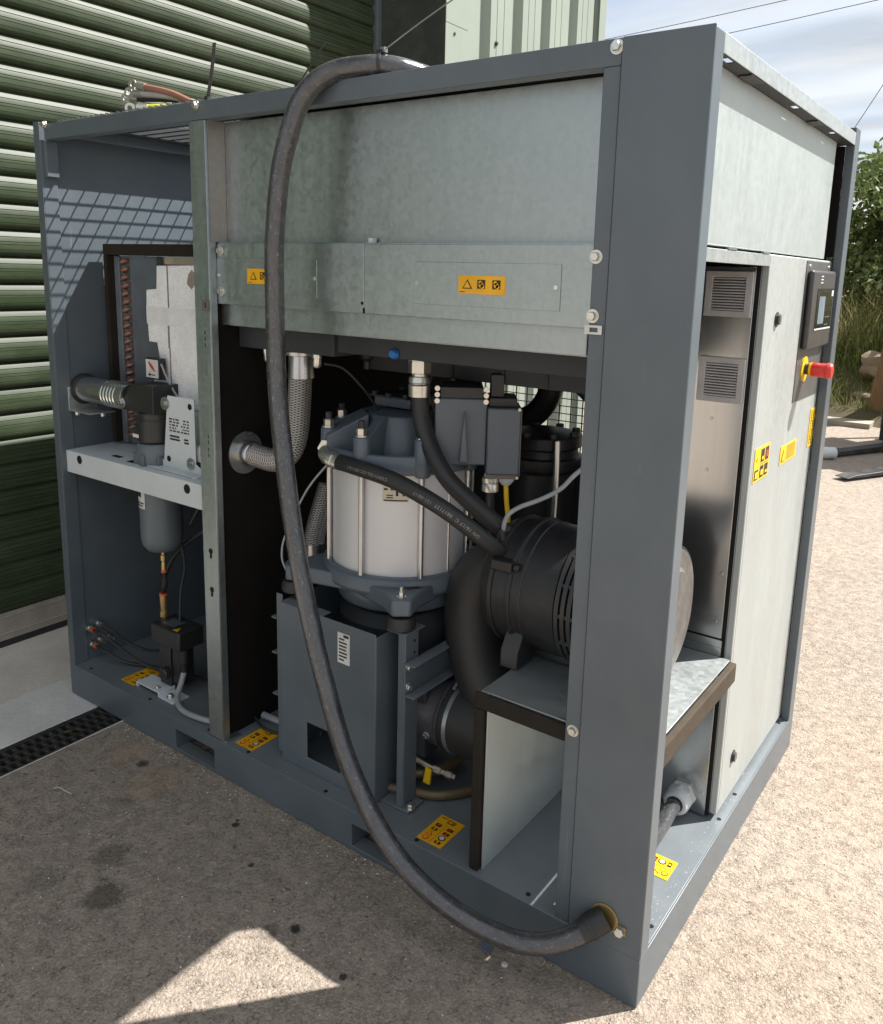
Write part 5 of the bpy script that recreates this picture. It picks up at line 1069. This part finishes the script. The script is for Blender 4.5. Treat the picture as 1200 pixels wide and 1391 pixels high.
def bush(name, c, rx, ry, rz, n, label_, mt=LEAF, ls=.05, cat='bush', group='bushes of the hedge beyond the yard'):
    c = Vector(c); e = empty(name, tuple(c), label_, cat, group)
    nb = 26; cl = [(c.x + rng.normal(0, .42) * rx, c.y + rng.normal(0, .42) * ry, c.z + rz * rng.uniform(.12, .92), rng.uniform(.22, .42)) for _ in range(nb)]
    k = rng.integers(0, nb, n); cc = np.array(cl)[k]; d = rng.normal(size=(n, 3)); d /= np.linalg.norm(d, axis=1)[:, None]; rr = cc[:, 3] * rng.uniform(.35, 1.05, n) ** .6 * (rx + rz) * .45
    P = cc[:, :3] + d * rr[:, None] * np.array([1, 1, .85]); P[:, 2] = np.maximum(P[:, 2], c.z + .05)
    u = rng.normal(size=(n, 3)); u /= np.linalg.norm(u, axis=1)[:, None]; v = np.cross(u, d + rng.normal(0, .5, (n, 3))); v /= np.linalg.norm(v, axis=1)[:, None] + 1e-9
    s = ls * rng.uniform(.6, 1.3, n)[:, None]; V = np.stack([P - u * s, P + v * s * .55, P + u * s, P - v * s * .55], 1).reshape(-1, 3) - np.array(c)
    me = bpy.data.meshes.new('foliage'); me.from_pydata(V.tolist(), [], [(4 * i, 4 * i + 1, 4 * i + 2, 4 * i + 3) for i in range(n)]); me.materials.append(mt)
    o = bpy.data.objects.new('foliage', me); COL.objects.link(o); o.parent = e
    g = MB()
    for q in range(9):
        b = cl[q]; g.tube([(c.x + rng.normal(0, .1), c.y + rng.normal(0, .1), c.z - .1), ((c.x + b[0]) / 2 + rng.normal(0, .1), (c.y + b[1]) / 2, (c.z + b[2]) / 2), b[:3]], lambda t: .03 * (1 - t) + .006, 6, 4)
    g.build('stems', BARK, e)
bush('leafy_bush', (-1.35, 10.6, .85), 1.1, .9, 2.1, 9000, 'tall green bush behind the rear corner post of the compressor')
bush('leafy_bush', (-.15, 10.9, .85), 1.1, .9, 2.35, 9000, 'tall green bush above the timber post at the right edge')
bush('leafy_bush', (-2.8, 11.2, .85), 1.3, .9, 1.9, 6000, 'dense green bush at the left end of the hedge, lower than the others')
bush('leafy_bush', (1.4, 11.2, .85), 1.3, .9, 2.2, 6000, 'dense green bush at the far right end of the hedge')
bush('russet_shrub', (-.48, 9.55, .75), .34, .3, .62, 900, 'small russet and green shrub in front of the hedge', LEAF2, .035, 'shrub', None)
# timber post, stones
g = MB(); g.prism([(-.95, 7.95, -.02), (-.74, 7.95, -.02), (-.66, 8.0, 1.15), (-.82, 8.0, 1.15)], (.02, .10, 0)); tag(g.build('timber_post', WOOD, None, .01), 'orange-brown timber post leaning at the foot of the grassy bank', 'post')
def rock(name, c, s, lab):
    bm = bmesh.new(); bmesh.ops.create_icosphere(bm, subdivisions=3, radius=1)
    for v in bm.verts:
        k = 1 + .18 * math.sin(v.co.x * 5 + c[0] * 9) * math.cos(v.co.y * 4) + .12 * math.sin(v.co.z * 7 + c[1] * 5); v.co = Vector((v.co.x * s[0], v.co.y * s[1], v.co.z * s[2])) * k
    me = bpy.data.meshes.new(name); bm.to_mesh(me); bm.free(); me.materials.append(STONE); me.polygons.foreach_set('use_smooth', [True] * len(me.polygons)); me.set_sharp_from_angle(angle=rad(30)); o = bpy.data.objects.new(name, me); COL.objects.link(o); o.location = c; tag(o, lab, 'rock', 'rocks on the bank')
rock('boulder', (-.93, 8.45, .55), (.20, .16, .17), 'brown boulder beside the timber post on the bank')
rock('boulder', (-.90, 8.2, .20), (.24, .16, .09), 'flat brown stone low on the bank below the boulder')
rock('boulder', (-.70, 8.75, .95), (.22, .2, .2), 'brown boulder topmost behind the timber post')
# planks leaning on the cladding seen through the rear mesh
g = MB(); g.prism([(-1.70, 3.60, 0), (-1.70, 3.74, 0), (-2.04, 3.74, 1.6), (-2.04, 3.60, 1.6)], (-.03, 0, -.006)); tag(g.build('leaning_plank', WOOD, None, .003), 'orange timber plank leaning on the pale cladding behind the compressor', 'plank')
# overhead wires
def wire(a, b, sag, lab):
    a = Vector(a); b = Vector(b); g = MB(); g.tube([a.lerp(b, t) - Vector((0, 0, sag * 4 * t * (1 - t))) for t in [k / 12 for k in range(13)]], .012, 6, 1); tag(g.build('overhead_wire', DRK), lab, 'wire', 'overhead wires')
wire((-30, 30.0, 9.9), (14, 30.0, 12.9), .6, 'upper overhead wire crossing the sky above the corner post')
wire((-30, 30.2, 9.0), (14, 30.2, 12.4), .5, 'lower overhead wire crossing the sky above the corner post')
wire((-5.616 - 2.0, 30, 6.577 - 3.6), (-5.616 + 4.5, 30, 6.577 + 8.1), .0, 'steep overhead wire rising behind the rear post at the right')
